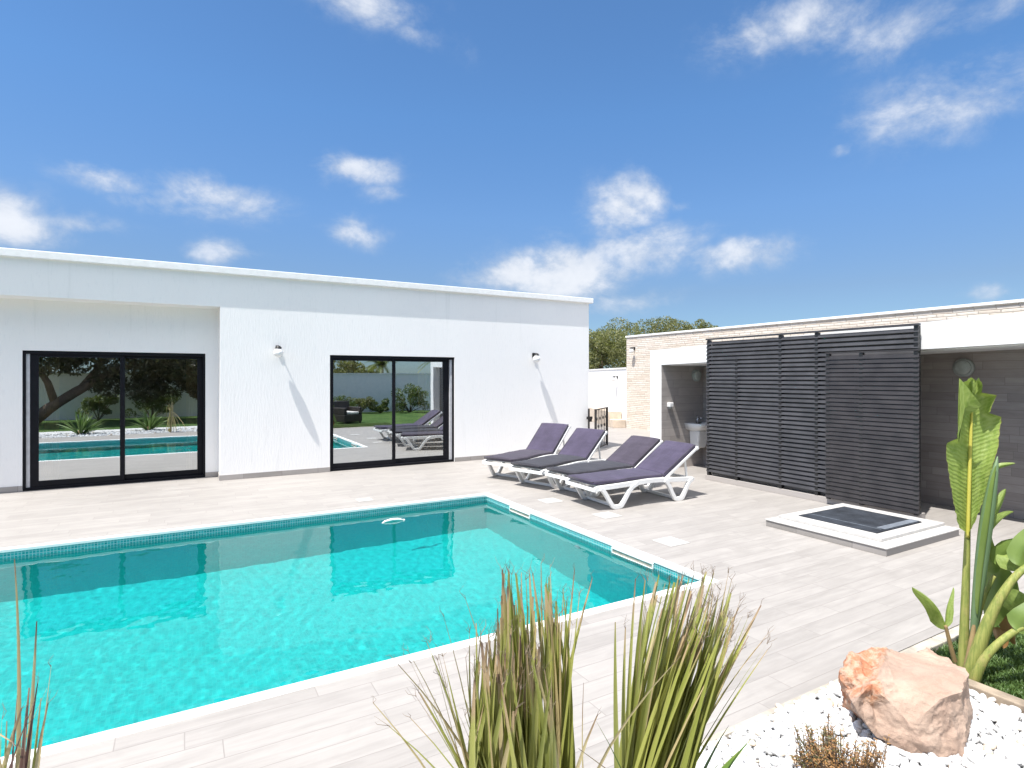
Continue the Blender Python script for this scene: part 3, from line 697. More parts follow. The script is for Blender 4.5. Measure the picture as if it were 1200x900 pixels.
# ------------------------------------------------------------------ pool pavilion with wash niche
FX, BK, SY, JY, EY = 7.62, 8.70, 7.77, 8.05, 2.38
pav = empty('pavilion', (8.2, 5, 0), label='low open white pool pavilion lined with dark wood look tiles', cat='pavilion')
def lint(y): t = (y - 2.5) / (8.05 - 2.5); return 2.057 - .137 * t, 2.385 - .185 * t
m = MB()
b0, t0 = lint(JY); b1, t1 = lint(SY); b2, t2 = lint(EY)
m.hexa([(FX, EY, b2), (FX + .2, EY, b2), (FX + .2, SY, b1), (FX, SY, b1), (FX, EY, t2), (FX + .2, EY, t2), (FX + .2, SY, t1), (FX, SY, t1)])
m.hexa([(FX, SY, 0), (BK, SY, 0), (BK, JY, 0), (FX, JY, 0), (FX, SY, t1), (BK, SY, t1), (BK, JY, t0), (FX, JY, t0)])
m.hexa([(FX + .2, EY, b2 - .012), (BK + .2, EY, b2 - .012), (BK + .2, SY, b1 - .012), (FX + .2, SY, b1 - .012), (FX + .2, EY, t2 - .01), (BK + .2, EY, t2 - .01), (BK + .2, SY, t1 - .01), (FX + .2, SY, t1 - .01)])
m.box(FX, BK + .2, EY - .25, EY, 0, 2.385)
local(m.build('frame', 'smooth_white'), pav)
local(MB().hexa([(BK, EY + .001, 0), (BK + .19, EY + .001, 0), (BK + .19, SY - .001, 0), (BK, SY - .001, 0), (BK, EY + .001, b2 + .02), (BK + .19, EY + .001, b2 + .02), (BK + .19, SY - .001, b1 + .02), (BK, SY - .001, b1 + .02)]).build('back_wall', 'niche_tiles'), pav)
local(MB().box(FX + .004, BK - .002, SY - .012, SY - .001, 0.001, b1 - .014).build('side_cladding', 'niche_side_tiles'), pav)

def bulkhead(loc, nrm, label):
    rz = math.atan2(nrm[0], -nrm[1]); root = empty('bulkhead_lamp', loc, rz, label=label, cat='wall lamp', group='round bulkhead lamps in the pavilion')
    MB().lathe((0, -.002, 0), [(.118, 0), (.118, .03), (.108, .042), (.098, .044)], 28, (0, -1, 0)).build('rim', 'bulkhead_rim', root)
    MB().lathe((0, -.046, 0), [(.097, 0), (.09, .018), (.06, .034), (.02, .04)], 28, (0, -1, 0)).build('diffuser', 'bulkhead_glass', root)
def on_x(u, v, x):
    dd = P(u, v, 1) - CAMP; return CAMP + dd * (x / dd.x)
def on_y(u, v, y):
    dd = P(u, v, 1) - CAMP; return CAMP + dd * (y / dd.y)
bulkhead(on_x(1130, 431, BK), (-1, 0), 'round grey bulkhead lamp on the dark tiled wall right of the slatted screen')
bulkhead(on_y(815.5, 440, SY - .012), (0, -1), 'round grey bulkhead lamp on the dark tiled wall above the wash basin')

bp = on_y(813, 495, SY - .012)
ba = empty('wash_basin', (bp.x, SY - .012, 0), label='white ceramic wash basin with half pedestal on the dark niche wall', cat='wash basin')
zt = bp.z
def rrect(hw, dep, y0, rad, z, n=5):
    pts = []
    for cx, cy, a0 in ((hw - rad, -(dep - rad), -90), (-(hw - rad), -(dep - rad), 180)):
        for i in range(n + 1):
            a = R(a0 + 90 * i / n) if a0 == -90 else R(180 + 90 * i / n)
            pts.append((cx + rad * math.cos(a), cy + rad * math.sin(a), z))
    a = [(hw, -y0, z)]; bq = [(-hw, -y0, z)]
    first = pts[:n + 1][::-1]; second = pts[n + 1:][::-1]
    return a + first[::-1][::-1][::-1] + second + bq
mb = MB(); prof = [(.15, .20, zt - .15), (.21, .30, zt - .12), (.245, .375, zt - .06), (.255, .40, zt - .005), (.25, .395, zt), (.215, .35, zt - .004), (.17, .29, zt - .07), (.09, .2, zt - .1)]
rings = []
for hw, dep, z in prof:
    ring = []
    n = 18
    for i in range(n + 1):
        a = math.pi * i / n; cx = abs(math.cos(a)) ** .45 * math.copysign(1, math.cos(a)); sy = abs(math.sin(a)) ** .45
        ring.append((hw * cx, -.003 - dep * sy * 1.0, z))
    rings.append(ring)
nr = len(rings[0]); vs = [v for rr in rings for v in rr]; fs = []
for i in range(len(rings) - 1):
    for k in range(nr - 1): fs.append((i * nr + k, i * nr + k + 1, (i + 1) * nr + k + 1, (i + 1) * nr + k))
    fs.append((i * nr + nr - 1, i * nr, (i + 1) * nr, (i + 1) * nr + nr - 1))
fs.append(tuple(range(nr - 1, -1, -1))); fs.append(tuple(range((len(rings) - 1) * nr, len(rings) * nr)))
mb.add(vs, fs, True); mb.build('bowl', 'ceramic', ba)
MB().hexa([(-.11, -.003, zt - .47), (-.11, -.20, zt - .47), (.11, -.20, zt - .47), (.11, -.003, zt - .47), (-.14, -.003, zt - .14), (-.14, -.26, zt - .14), (.14, -.26, zt - .14), (.14, -.003, zt - .14)]).build('half_pedestal', 'ceramic', ba, bevel=.03, segs=4)
tp = MB().tube([(0, -.09, zt - .002), (0, -.09, zt + .10)], [.02, .017], 12).tube([(0, -.085, zt + .085), (0, -.15, zt + .10), (0, -.20, zt + .085)], [.014, .012, .011], 10).tube([(0, -.09, zt + .10), (.015, -.06, zt + .135)], [.012, .008], 8)
tp.build('tap', 'chrome', ba)
sp = on_y(783.5, 475, SY - .012)
so_ = empty('soap_dispenser', (sp.x, SY - .012, sp.z), label='small white soap dispenser on the sunlit corner of the niche wall', cat='dispenser')
MB().box(-.05, .05, -.085, -.002, -.03, .055).build('body', 'plastic_white', so_, bevel=.015, segs=3)
MB().box(-.03, .03, -.08, -.02, -.06, -.031).build('nozzle', 'bulkhead_rim', so_, bevel=.01)

# slatted screen hung in front of the pavilion
SX, SYA, SYB = 7.505, 3.46, 6.62
scr = empty('slatted_screen', (SX, 5, 0), label='wide charcoal horizontal slat screen in front of the pavilion', cat='screen')
pitch, sh_, zb, ztp = .0635, .042, .085, 2.325
sl_mb = MB(); z = ztp - .046 - sh_ - pitch * 33
while z + sh_ < ztp - .040:
    sl_mb.hexa([(SX, SYA, z), (SX + .024, SYA, z + .002), (SX + .024, SYB, z + .002), (SX, SYB, z), (SX + .012, SYA, z + sh_), (SX + .030, SYA, z + sh_), (SX + .030, SYB, z + sh_), (SX + .012, SYB, z + sh_)]); z += pitch
local(sl_mb.build('slats', 'slat_charcoal'), scr)
local(MB().box(SX - .012, SX + .05, SYA - .003, SYB + .003, ztp - .012, ztp + .014).build('top_rail', 'slat_charcoal', bevel=.003), scr)
for y in (SYA + .03, 4.72, 5.27, 6.03, SYB - .035):
    top = ztp - .014 if abs(y - 6.03) > .1 else 2.0
    local(MB().box(SX + .004, SX + .0685, y - .022, y + .022, .082, top).build('post', 'lamp_black'), scr)
local(MB().box(SX - .002, FX + .05, SYA, SYB + .02, 0.0, .08).build('kerb', 'skirting_tiles', bevel=.003), scr)
local(MB().box(SX + .070, SX + .085, SYA + .02, SYB - .06, .10, ztp - .055).build('backing_board', 'backing_grey'), scr)
# sliding front panel
SX2, PA, PB = 7.425, 3.42, 4.54
pan = empty('sliding_panel', (SX2, 4, 0), label='smaller charcoal slatted sliding panel in front of the wide screen behind the shower tray', cat='screen')
pm = MB(); z = .10
while z + .046 < 2.01:
    pm.hexa([(SX2, PA, z), (SX2 + .022, PA, z + .001), (SX2 + .022, PB, z + .001), (SX2, PB, z), (SX2 + .008, PA, z + .047), (SX2 + .026, PA, z + .047), (SX2 + .026, PB, z + .047), (SX2 + .008, PB, z + .047)]); z += .0555
local(pm.build('slats', 'slat_brownish'), pan)
for y in (PA + .035, 4.08, PB - .03):
    local(MB().box(SX2 + .005, SX2 + .05, y - .022, y + .022, .08, 2.01).build('post', 'lamp_black'), pan)
local(MB().box(SX2 + .0, SX2 + .05, PA - .003, PB + .003, 2.012, 2.03).build('top_rail', 'slat_brownish'), pan)
local(MB().tube([(SX2 + .034, 4.17, .35), (SX2 + .034, 4.17, 1.83)], .006, 6).build('rod', 'mat_edge'), pan)

# shower tray
tr = empty('shower_tray', (6.55, 3.57, 0), label='raised tiled shower platform with white top beside the slatted panel', cat='shower base')
local(MB().box(5.765, 7.20, 2.93, 4.22, 0.0, .066).build('base', 'tray_side_tiles'), tr)
local(MB().box(5.755, 7.21, 2.92, 4.23, .067, .080).build('top_slab', 'lid_white', bevel=.004), tr)
u = MB()
for a, bb, cc, dd in ((5.93, 7.20, 3.06, 3.19), (5.93, 7.20, 4.06, 4.18), (5.93, 6.10, 3.19, 4.06), (7.02, 7.20, 3.19, 4.06)): u.box(a, bb, cc, dd, .0805, .112)
local(u.build('raised_rim', 'lid_white', bevel=.004), tr)
ma = empty('shower_mat', (6.56, 3.62, .081), label='dark blue grey slab mat lying in the white shower platform', cat='mat')
local(MB().box(6.11, 7.01, 3.20, 4.05, .082, .118).build('mat_sheet', 'mat_dark', bevel=.004), ma)
local(MB().box(6.30, 6.99, 3.215, 3.30, .1185, .126).build('border_strip', 'mat_edge', bevel=.003), ma)
local(MB().box(6.27, 6.28, 3.24, 4.03, .1185, .121).build('seam', 'mat_edge'), ma)

# ------------------------------------------------------------------ skimmer lids in the deck
lids = [((645, 587), 'white square skimmer lid in front of the middle lounger feet, near the pool corner'), ((711, 604), 'white square skimmer lid in the deck beside the nearest lounger leg'),
        ((786, 635), 'white square skimmer lid in the open deck right of the pool'), ((427, 586), 'white square skimmer lid in the deck between pool and house')]
for (uu, vv), lab in lids:
    p = G(uu, vv); root = empty('skimmer_lid', (p.x, p.y, 0), label=lab, cat='skimmer lid', group='white skimmer lids in the deck')
    s = .135 if vv != 586 else .10
    MB().box(-s, s, -s, s, .001, .006).build('frame', 'lid_white', root, bevel=.002)
    MB().box(-s + .018, s - .018, -s + .018, s - .018, .0065, .009).build('cover', 'lid_white', root, bevel=.001)

# floating hose piece
fp = Vector((2.22, 6.86, WATER_Z))
fl = empty('pool_float', fp, R(-5), label='short curved white float drifting near the far pool wall', cat='float')
MB().tube([(-.13, -.02, -.008), (-.09, .0, .008), (0, .02, .018), (.08, .02, .016), (.14, 0, .004)], [.008, .014, .017, .015, .010], 10).build('float_tube', 'plastic_white', fl)
MB().lathe((.14, 0, .004), [(.012, 0), (.014, .01), (.009, .022)], 10, (1, -.2, -.1)).build('end_cap', 'plastic_white', fl)

# ------------------------------------------------------------------ sun loungers
def smooth_path(pts, k=3):
    pts = [Vector(p) for p in pts]
    for _ in range(k):
        q = [pts[0]]
        for a, b in zip(pts, pts[1:]): q += [a.lerp(b, .25), a.lerp(b, .75)]
        pts = q + [pts[-1]]
    return [tuple(p) for p in pts]
def cushion(path, width, th, name, mat, parent, seed):
    """padded lofted cushion along a path of (x, z) under its middle; soft edges, sag and wrinkles"""
    pts = [Vector(p) for p in path]; L = [0]
    for a, b in zip(pts, pts[1:]): L.append(L[-1] + (b - a).length)
    n, m = 46, 32; vs = []; T = L[-1]
    for i in range(n + 1):
        sN = i / n; sN = sN + .0; e = .5 - .5 * math.cos(math.pi * sN) if False else sN
        d_ = T * e; k = max(0, min(len(L) - 2, next((q for q in range(len(L) - 1) if L[q + 1] >= d_), len(L) - 2)))
        f = (d_ - L[k]) / max(1e-6, L[k + 1] - L[k]); c = pts[k].lerp(pts[k + 1], f); t = (pts[k + 1] - pts[k]).normalized(); nn_ = Vector((-t.y, t.x))
        r_ = min(d_, T - d_); rs = math.sqrt(max(0, 1 - max(0, (.03 - r_) / .03) ** 2)) if r_ < .03 else 1.0
        hh = th * (.35 + .65 * rs) if 0 < i < n else th * .28
        ww = width * (1 - .02 * (1 - rs))
        for j in range(m):
            a = 2 * math.pi * j / m; cy, sy = math.cos(a), math.sin(a)
            y = ww / 2 * math.copysign(abs(cy) ** .30, cy); h = hh / 2 * math.copysign(abs(sy) ** .55, sy)
            if sy > 0:
                yy = y / (ww / 2); h += rs * (.007 * (1 - yy * yy) + .006 * noise.noise(Vector((d_ * 5, y * 5, seed))) + .0035 * noise.noise(Vector((d_ * 22, y * 6, seed + 5))) * (.4 + abs(yy)))
            y += .004 * noise.noise(Vector((d_ * 7, seed, j * .2)))
            p = c + nn_ * (th / 2 + h); vs.append((p.x, y, p.y))
    mb = MB(); fs = [(i * m + j, i * m + (j + 1) % m, (i + 1) * m + (j + 1) % m, (i + 1) * m + j) for i in range(n) for j in range(m)]
    fs += [tuple(range(m - 1, -1, -1)), tuple(range(n * m, (n + 1) * m))]
    mb.add(vs, fs, True)
    return mb.build(name, mat, parent)
def lounger(loc, rz, ang, ms, mbk, label):
    root = empty('sun_lounger', loc, rz, label=label, cat='sun lounger', group='sun loungers in a row on the deck')
    hw = .315; a = R(ang); HX, HZ = 1.20, .312; L = .68
    fr = MB()
    rail = smooth_path([(0, .262), (.05, .288), (.30, .292), (.66, .305), (.92, .318), (1.18, .305), (1.45, .288), (1.68, .276)], 2)
    for s in (-1, 1): fr.sweep(rail, .048, .058, s * hw)
    fr.box(-.012, .035, -hw - .02, hw + .02, .245, .290); fr.box(1.655, 1.70, -hw - .02, hw + .02, .25, .295)
    fr.build('frame', 'plastic_white', root, bevel=.010, segs=3)
    sl_ = MB()
    for i in range(13):
        x = .06 + i * .088; sl_.box(x, x + .07, -hw + .02, hw - .02, .300, .316)
    sl_.build('seat_slats', 'plastic_white', root)
    legs = [[(.07, .285), (.13, .262), (.27, .045), (.30, .026), (.39, .026), (.43, .045), (.57, .25), (.68, .30)], [(1.15, .305), (1.21, .262), (1.33, .045), (1.36, .026), (1.45, .026), (1.485, .045), (1.60, .25), (1.665, .28)]]
    for pth in legs:
        for s in (-1, 1):
            lg = MB(); lg.sweep(smooth_path(pth, 1), .046, .056, s * (hw + .012)); lg.build('leg', 'plastic_white', root, bevel=.009, segs=3)
    for x in (.345, 1.405): MB().box(x - .02, x + .02, -hw, hw, .012, .05).build('cross_bar', 'plastic_white', root, bevel=.006)
    ca, sa = math.cos(a), math.sin(a)
    def q(t, h): return (HX + t * ca - h * sa, HZ + t * sa + h * ca)
    bk = MB()
    for s in (-1, 1): bk.sweep([q(0, .005), q(L + .03, .005)], .04, .036, s * (hw - .025))
    for i in range(8):
        t = .03 + i * .085; bk.prism([q(t, -.006), q(t + .065, -.006), q(t + .065, .010), q(t, .010)], 'y', -hw + .04, hw - .04)
    bk.prism([q(L, -.02), q(L + .045, -.02), q(L + .045, .022), q(L, .022)], 'y', -hw, hw)
    bk.build('backrest', 'plastic_white', root, bevel=.006)
    bx = HX + .46 * ca; bz = HZ + .46 * sa - .01
    for s in (-1, 1): MB().sweep([(bx, bz), (min(1.62, bx + .10 + .22), .292)], .028, .022, s * (hw - .05)).build('prop', 'plastic_white', root, bevel=.004)
    th = .058
    seat = smooth_path([(-.015, .322), (.3, .322), (.66, .330), (.95, .336), (1.165, .328)], 2)
    top = [(x, z + th - .006 * abs(math.sin(x * 5))) for x, z in seat]
    sd = ang + rz * 10
    cushion(seat, .60, th, 'seat_cushion', ms, root, sd)
    cushion([q(t, .022) for t in (-.005, .2, .45, L + .03)], .60, th, 'back_cushion', mbk, root, sd + 3)
    pp = MB(); y = .292
    pp.tube([(x, -y, z - .011) for x, z in top] , .006, 6)
    pp.tube([(x, y, z - .011) for x, z in top], .006, 6)
    pp.tube([(top[0][0] + .003, yy, top[0][1] - .016) for yy in (-y, 0, y)], .006, 6)
    pp.build('piping', 'piping', root)
    for sgn in (-1, 1): MB().tube([(q(t, .013 + th)[0], sgn * y, q(t, .013 + th)[1]) for t in (.02, .2, .45, L + .01)], .006, 6).build('piping', 'piping', root)
    return root
def at_edge(x, y, rz):   # foot-end middle from the foot-end near corner
    return (x - .31 * math.sin(rz), y + .31 * math.cos(rz), 0)
lounger(at_edge(4.49, 5.75, R(-2)), R(-2), 33, 'cushion_purple', 'cushion_purple', 'nearest sun lounger with lavender purple cushion, closest to the slatted screen')
lounger(at_edge(4.67, 6.44, R(4)), R(4), 32, 'cushion_charcoal', 'cushion_plum', 'second nearest sun lounger, dark charcoal seat cushion, its back cushion behind the nearest one')
lounger(at_edge(4.60, 7.17, R(17)), R(17), 38, 'cushion_charcoal', 'cushion_purple', 'third sun lounger turned slightly, its backrest in front of the iron gate')
lounger(at_edge(4.58, 7.97, R(22)), R(22), 42, 'cushion_plum', 'cushion_purple', 'farthest sun lounger, steepest backrest, right under the wall lamp')

# ------------------------------------------------------------------ trees and shrubs
def leaf_cloud(name, blobs, n, size, mat, parent, squash=0.75, seed=1):
    r = np.random.default_rng(seed)
    w_ = np.array([b[3] ** 2 for b in blobs]); w_ = w_ / w_.sum()
    idx = r.choice(len(blobs), n, p=w_); B = np.array(blobs)[idx]
    d_ = r.normal(size=(n, 3)); d_ /= np.linalg.norm(d_, axis=1)[:, None]
    rad = B[:, 3] * (1 - np.abs(r.normal(0, .22, n))).clip(.15, 1.12)
    C = B[:, :3] + d_ * rad[:, None] * np.array([1, 1, squash])
    a = r.normal(size=(n, 3)); a /= np.linalg.norm(a, axis=1)[:, None]
    t = r.normal(size=(n, 3)); bb = np.cross(a, t); bb /= np.linalg.norm(bb, axis=1)[:, None]
    s = size * r.uniform(.6, 1.4, n)[:, None]
    V = np.stack([C - a * s, C + bb * s * .38, C + a * s, C - bb * s * .38], 1).reshape(-1, 3)
    Q = np.arange(n * 4).reshape(-1, 4)
    return mesh_np(name, V, Q, mat, parent)
def tree(name, loc, h, spread, nblob, nleaf, lsize, mat, label, group, seed, trunk_h=.4, lean=(0, 0)):
    r = random.Random(seed); root = empty(name, loc, label=label, cat='tree', group=group)
    t = MB(); th = h * trunk_h; top = Vector((lean[0] * .5, lean[1] * .5, th))
    t.tube([(0, 0, -.05), (lean[0] * .2, lean[1] * .2, th * .5), top], [h * .035, h * .028, h * .022], 8)
    blobs = []
    for i in range(nblob):
        an = r.uniform(0, 6.28); rr = spread * math.sqrt(r.uniform(0, 1)) * .75
        b_ = Vector((lean[0] + rr * math.cos(an), lean[1] + rr * math.sin(an), th + (h - th) * r.uniform(.12, .88)))
        rad = spread * r.uniform(.22, .42); b_.z = min(b_.z, h - rad * .7)
        blobs.append((*b_, rad))
        if i < 9: t.tube([top, top.lerp(b_, .5) + Vector((0, 0, -.1)), b_], [h * .014, h * .009, h * .004], 6)
    t.build('trunk', 'bark', root)
    leaf_cloud('crown', blobs, nleaf, lsize, mat, root, .8, seed)
    return root
def gp_(u, d): p = P(u, VH, d); return (p.x, p.y, -.08)
backs = [(680, 27, 4.15, 2.1, 'broad olive tree at the far left, rising over the white yard wall'), (708, 25.5, 3.85, 1.7, 'rounded olive tree filling the gap above the white yard wall'),
         (752, 28, 4.85, 1.9, 'tall olive crown just over the corner of the stone building'), (776, 30, 4.75, 1.1, 'narrow tree top poking over the stone building'),
         (806, 30, 5.1, 1.3, 'low tree top over the stone building roof edge'), (825, 29, 5.15, 1.0, 'rightmost brownish tree top above the stone building')]
for i, (u_, d_, h_, s_, lab) in enumerate(backs):
    tree('olive_tree', gp_(u_, d_), h_, s_, 22, 14000 if i < 3 else 7000, .055, 'olive_leaves', lab, 'trees behind the back wall', 20 + i, .25)

# ---- garden behind the viewpoint (seen in the glass doors)
gw = empty('garden_wall', (0, -7.1, 0), label='long white garden wall behind the lawn, mirrored in the glass doors', cat='wall')
local(MB().box(-16, 18, -7.25, -7.0, -.08, 1.85).build('wall_face', 'white_plaster'), gw)
local(MB().box(-16, 18, -7.28, -6.97, 1.85, 1.90).build('coping', 'coping_white'), gw)
def big_tree():
    root = empty('shade_tree', (-5.0, -4.2, 0), label='large dark shade tree with leaning trunk, mirrored in the recessed glass door', cat='tree')
    t = MB()
    t.tube([(0, 0, -.1), (.7, 0, .55), (1.5, .1, 1.15), (2.4, .1, 1.75), (3.4, .2, 2.3)], [.24, .2, .17, .14, .09], 9)
    t.tube([(.9, 0, .7), (.7, .1, 1.5), (.2, .2, 2.4)], [.14, .11, .07], 8)
    t.tube([(1.6, .1, 1.2), (2.2, -.3, 2.2), (2.6, -.5, 3.0)], [.12, .09, .05], 8)
    t.build('trunk', 'bark', root)
    r = random.Random(5); bl = []
    for i in range(60):
        bl.append((r.uniform(-1.6, 7.0), r.uniform(-1.6, 1.4), r.uniform(2.2, 4.4), r.uniform(.55, .95)))
    for i in range(26): bl.append((r.uniform(2.4, 6.6), r.uniform(-1.4, .8), r.uniform(1.15, 2.3), r.uniform(.4, .7)))
    leaf_cloud('crown', bl, 52000, .085, 'dark_leaves', root, .8, 9)
big_tree()
def bush(loc, r_, n, mat, label, seed, group='bushes along the garden wall'):
    root = empty('bush', loc, label=label, cat='bush', group=group); q = random.Random(seed)
    t = MB(); bl = []
    for i in range(12):
        b_ = (q.uniform(-.9, .9) * r_, q.uniform(-.6, .6) * r_, r_ * q.uniform(.2, 1.2)); bl.append((*b_, r_ * q.uniform(.2, .45)))
        t.tube([(0, 0, -.03), b_], [.02, .008], 5)
    t.build('stems', 'bark', root); leaf_cloud('foliage', bl, n, .055, mat, root, .9, seed)
bush((6.0, -5.4, 0), .8, 2500, 'bush_leaves', 'green bush behind the dark wicker armchair by the garden wall', 31)
bush((7.2, -5.9, 0), .6, 1600, 'olive_leaves', 'loose olive green bush left of the small clipped bush', 37)
bush((8.2, -6.0, 0), .45, 1200, 'bush_leaves', 'small clipped green bush in the middle of the garden wall', 32)
bush((9.6, -5.6, 0), .95, 2800, 'bush_leaves', 'large loose bush near the right end of the garden wall', 33)
bush((-3.0, -6.0, 0), .7, 2000, 'bush_leaves', 'yellowish bush under the big shade tree', 34)
bush((-1.2, -6.0, 0), .9, 2400, 'bush_leaves', 'tall green bush between shade tree and garden wall', 35)
def palm(loc, h, label, seed):
    root = empty('palm_tree', loc, label=label, cat='palm', group='palms beyond the garden wall'); q = random.Random(seed)
    MB().tube([(0, 0, -.1), (.05, 0, h * .5), (0, .05, h)], [.2, .16, .15], 9).build('trunk', 'bark', root)
    f = MB()
    for i in range(26):
        an = q.uniform(0, 6.28); el = q.uniform(-.3, 1.3); L = q.uniform(1.1, 1.5)
        dx = Vector((math.cos(an), math.sin(an), 0)); pts = []
        for k in range(7):
            t = k / 6; pts.append(Vector((0, 0, h)) + dx * (L * t * math.cos(el * (1 - t * .4))) + UP * (L * (t * math.sin(el) - .55 * t * t)))
        sd = dx.cross(UP)
        for k in range(6):
            for m_ in (0, .33, .66):
                b_ = pts[k].lerp(pts[k + 1], m_)
                for s in (-1, 1):
                    tip = b_ + sd * s * .32 * (1 - k / 8) + dx * .16 - UP * .10; n_ = (pts[k + 1] - pts[k]) * .16
                    f.add([b_ - n_, b_ + n_, tip], [(0, 1, 2)])
    f.build('fronds', 'bush_leaves', root, fix=False)
palm((10.5, -13.5, -.08), 2.6, 'short palm standing beyond the garden wall, left of the pair', 3)
palm((14.0, -13.0, -.08), 2.9, 'taller palm standing beyond the garden wall, right of the pair', 4)
for i, (x, y, h_, lab) in enumerate(((8.2, -14, 3.5, 'tallest round tree beyond the garden wall, mirrored in the right door'), (10.0, -15.5, 3.1, 'low wide tree beyond the garden wall, mirrored in the right door'))):
    tree('garden_tree', (x, y, -.08), h_, 1.5, 10, 2500, .10, 'olive_leaves', lab, 'trees beyond the garden wall', 60 + i, .3)
ch = empty('wicker_armchair', (5.3, -.6, -.03), R(155), label='dark wicker armchair with cream cushion on the lawn, mirrored in the right glass door', cat='armchair')
MB().box(-.42, .42, -.38, .38, .06, .34).build('seat', 'wicker', ch, bevel=.03, segs=3)
MB().hexa([(-.42, .28, .34), (.42, .28, .34), (.42, .40, .34), (-.42, .40, .34), (-.40, .36, .82), (.40, .36, .82), (.40, .46, .82), (-.40, .46, .82)]).build('backrest', 'wicker', ch, bevel=.03, segs=3)
for s in (-1, 1): MB().box(s * .36 - .06, s * .36 + .06, -.38, .30, .342, .60).build('armrest', 'wicker', ch, bevel=.03, segs=3)
for x in (-.36, .36):
    for y in (-.32, .32): MB().box(x - .03, x + .03, y - .03, y + .03, 0, .06).build('leg', 'wicker', ch)
MB().box(-.29, .29, -.36, .26, .342, .44).build('seat_cushion', 'cushion_cream', ch, bevel=.035, segs=4)

# ------------------------------------------------------------------ kerbs, lawn, pebbles
k = MB(); x = 3.72
while x < 7.5:
    x2 = min(x + random.uniform(.45, .62), 7.5); dz = random.uniform(-.004, .004)
    k.box(x, x2 - .006, 1.80, 1.874, -.05, .006 + dz); x = x2
tag(k.build('lawn_kerb', 'kerb_stone', bevel=.006), 'beige stone kerb between the tiled deck and the grass', 'kerb')
tag(MB().box(-9.5, 3.718, 1.848, 1.879, -.06, .001).build('deck_edging', 'kerb_stone'), 'thin beige stone edging strip between the deck tiles and the white gravel', 'edging')
k = MB(); y = -.9
while y < 1.79:
    y2 = min(y + random.uniform(.5, .7), 1.79); k.box(3.722, 3.80, y, y2 - .005, -.05, .02 + random.uniform(-.004, .004)); y = y2
tag(k.build('gravel_kerb', 'kerb_wood', bevel=.006), 'brown kerb dividing white gravel from the grass', 'kerb')
def grass(x0, x1, y0, y1, n, h):
    r = np.random.default_rng(11)
    X = r.uniform(x0, x1, n); Y = r.uniform(y0, y1, n); an = r.uniform(0, 6.28, n); H = h * r.uniform(.5, 1.2, n); wd = .0028 * r.uniform(.7, 1.4, n)
    lx, ly = r.normal(0, .45, n) * H, r.normal(0, .45, n) * H
    b0 = np.stack([X - wd * np.cos(an), Y - wd * np.sin(an), np.full(n, -.031)], 1); b1 = np.stack([X + wd * np.cos(an), Y + wd * np.sin(an), np.full(n, -.031)], 1)
    m0 = b0 + np.stack([lx * .4, ly * .4, H * .6], 1); m1 = b1 + np.stack([lx * .4, ly * .4, H * .6], 1); t0 = np.stack([X + lx, Y + ly, -.031 + H * .95], 1)
    V = np.stack([b0, b1, m1, m0, t0], 1).reshape(-1, 3); i = np.arange(n)[:, None] * 5
    T = np.concatenate([i + np.array([0, 1, 2]), i + np.array([0, 2, 3]), i + np.array([3, 2, 4])])
    return mesh_np('grass', V, T, 'grass_blades')
tag(grass(3.81, 6.6, .2, 1.79, 60000, .035), 'short green turf blades growing on the lawn right of the boulder', 'grass', kind='stuff')
def pebbles():
    bm = bmesh.new(); bmesh.ops.create_icosphere(bm, subdivisions=2, radius=1); bm.verts.ensure_lookup_table()
    B = np.array([v.co[:] for v in bm.verts]); T = np.array([[v.index for v in f.verts] for f in bm.faces]); bm.free()
    r = np.random.default_rng(5)
    n1, n2 = 10500, 2200
    X = np.concatenate([r.uniform(.9, 3.70, n1), r.uniform(-6, 1.2, n2)]); Y = np.concatenate([r.uniform(.75, 1.855, n1), r.uniform(.2, 1.85, n2)])
    n = n1 + n2; S = np.concatenate([.0135 * r.uniform(.65, 1.65, n1), .022 * r.uniform(.7, 1.5, n2)])
    Z = -.026 + S * .40 + r.uniform(0, .018, n)
    sc3 = np.stack([r.uniform(.95, 1.5, n), r.uniform(.75, 1.1, n), r.uniform(.5, .8, n)], 1) * S[:, None]
    an = r.uniform(0, 6.28, n); tl = r.normal(0, .3, n)
    def one(j):
        k_ = 1 + .12 * np.sin(B @ r.normal(size=3) * 2.5 + r.uniform(0, 6))
        return B * k_[:, None]
    shapes = [one(0) for _ in range(24)]
    W = np.stack([shapes[i % 24] for i in range(n)]) * sc3[:, None, :]
    W2 = W.copy(); W2[:, :, 0] = W[:, :, 0] * np.cos(tl)[:, None] - W[:, :, 2] * np.sin(tl)[:, None]; W2[:, :, 2] = W[:, :, 0] * np.sin(tl)[:, None] + W[:, :, 2] * np.cos(tl)[:, None]
    c_, s_ = np.cos(an)[:, None], np.sin(an)[:, None]
    W3 = np.stack([W2[:, :, 0] * c_ - W2[:, :, 1] * s_, W2[:, :, 0] * s_ + W2[:, :, 1] * c_, W2[:, :, 2]], -1) + np.stack([X, Y, Z], 1)[:, None, :]
    V = W3.reshape(-1, 3); Q = (T[None] + (np.arange(n) * len(B))[:, None, None]).reshape(-1, 3)
    return mesh_np('gravel', V, Q, 'white_pebbles', smooth=True)
tag(pebbles(), 'loose white pebbles covering the planting bed', 'gravel', kind='stuff')

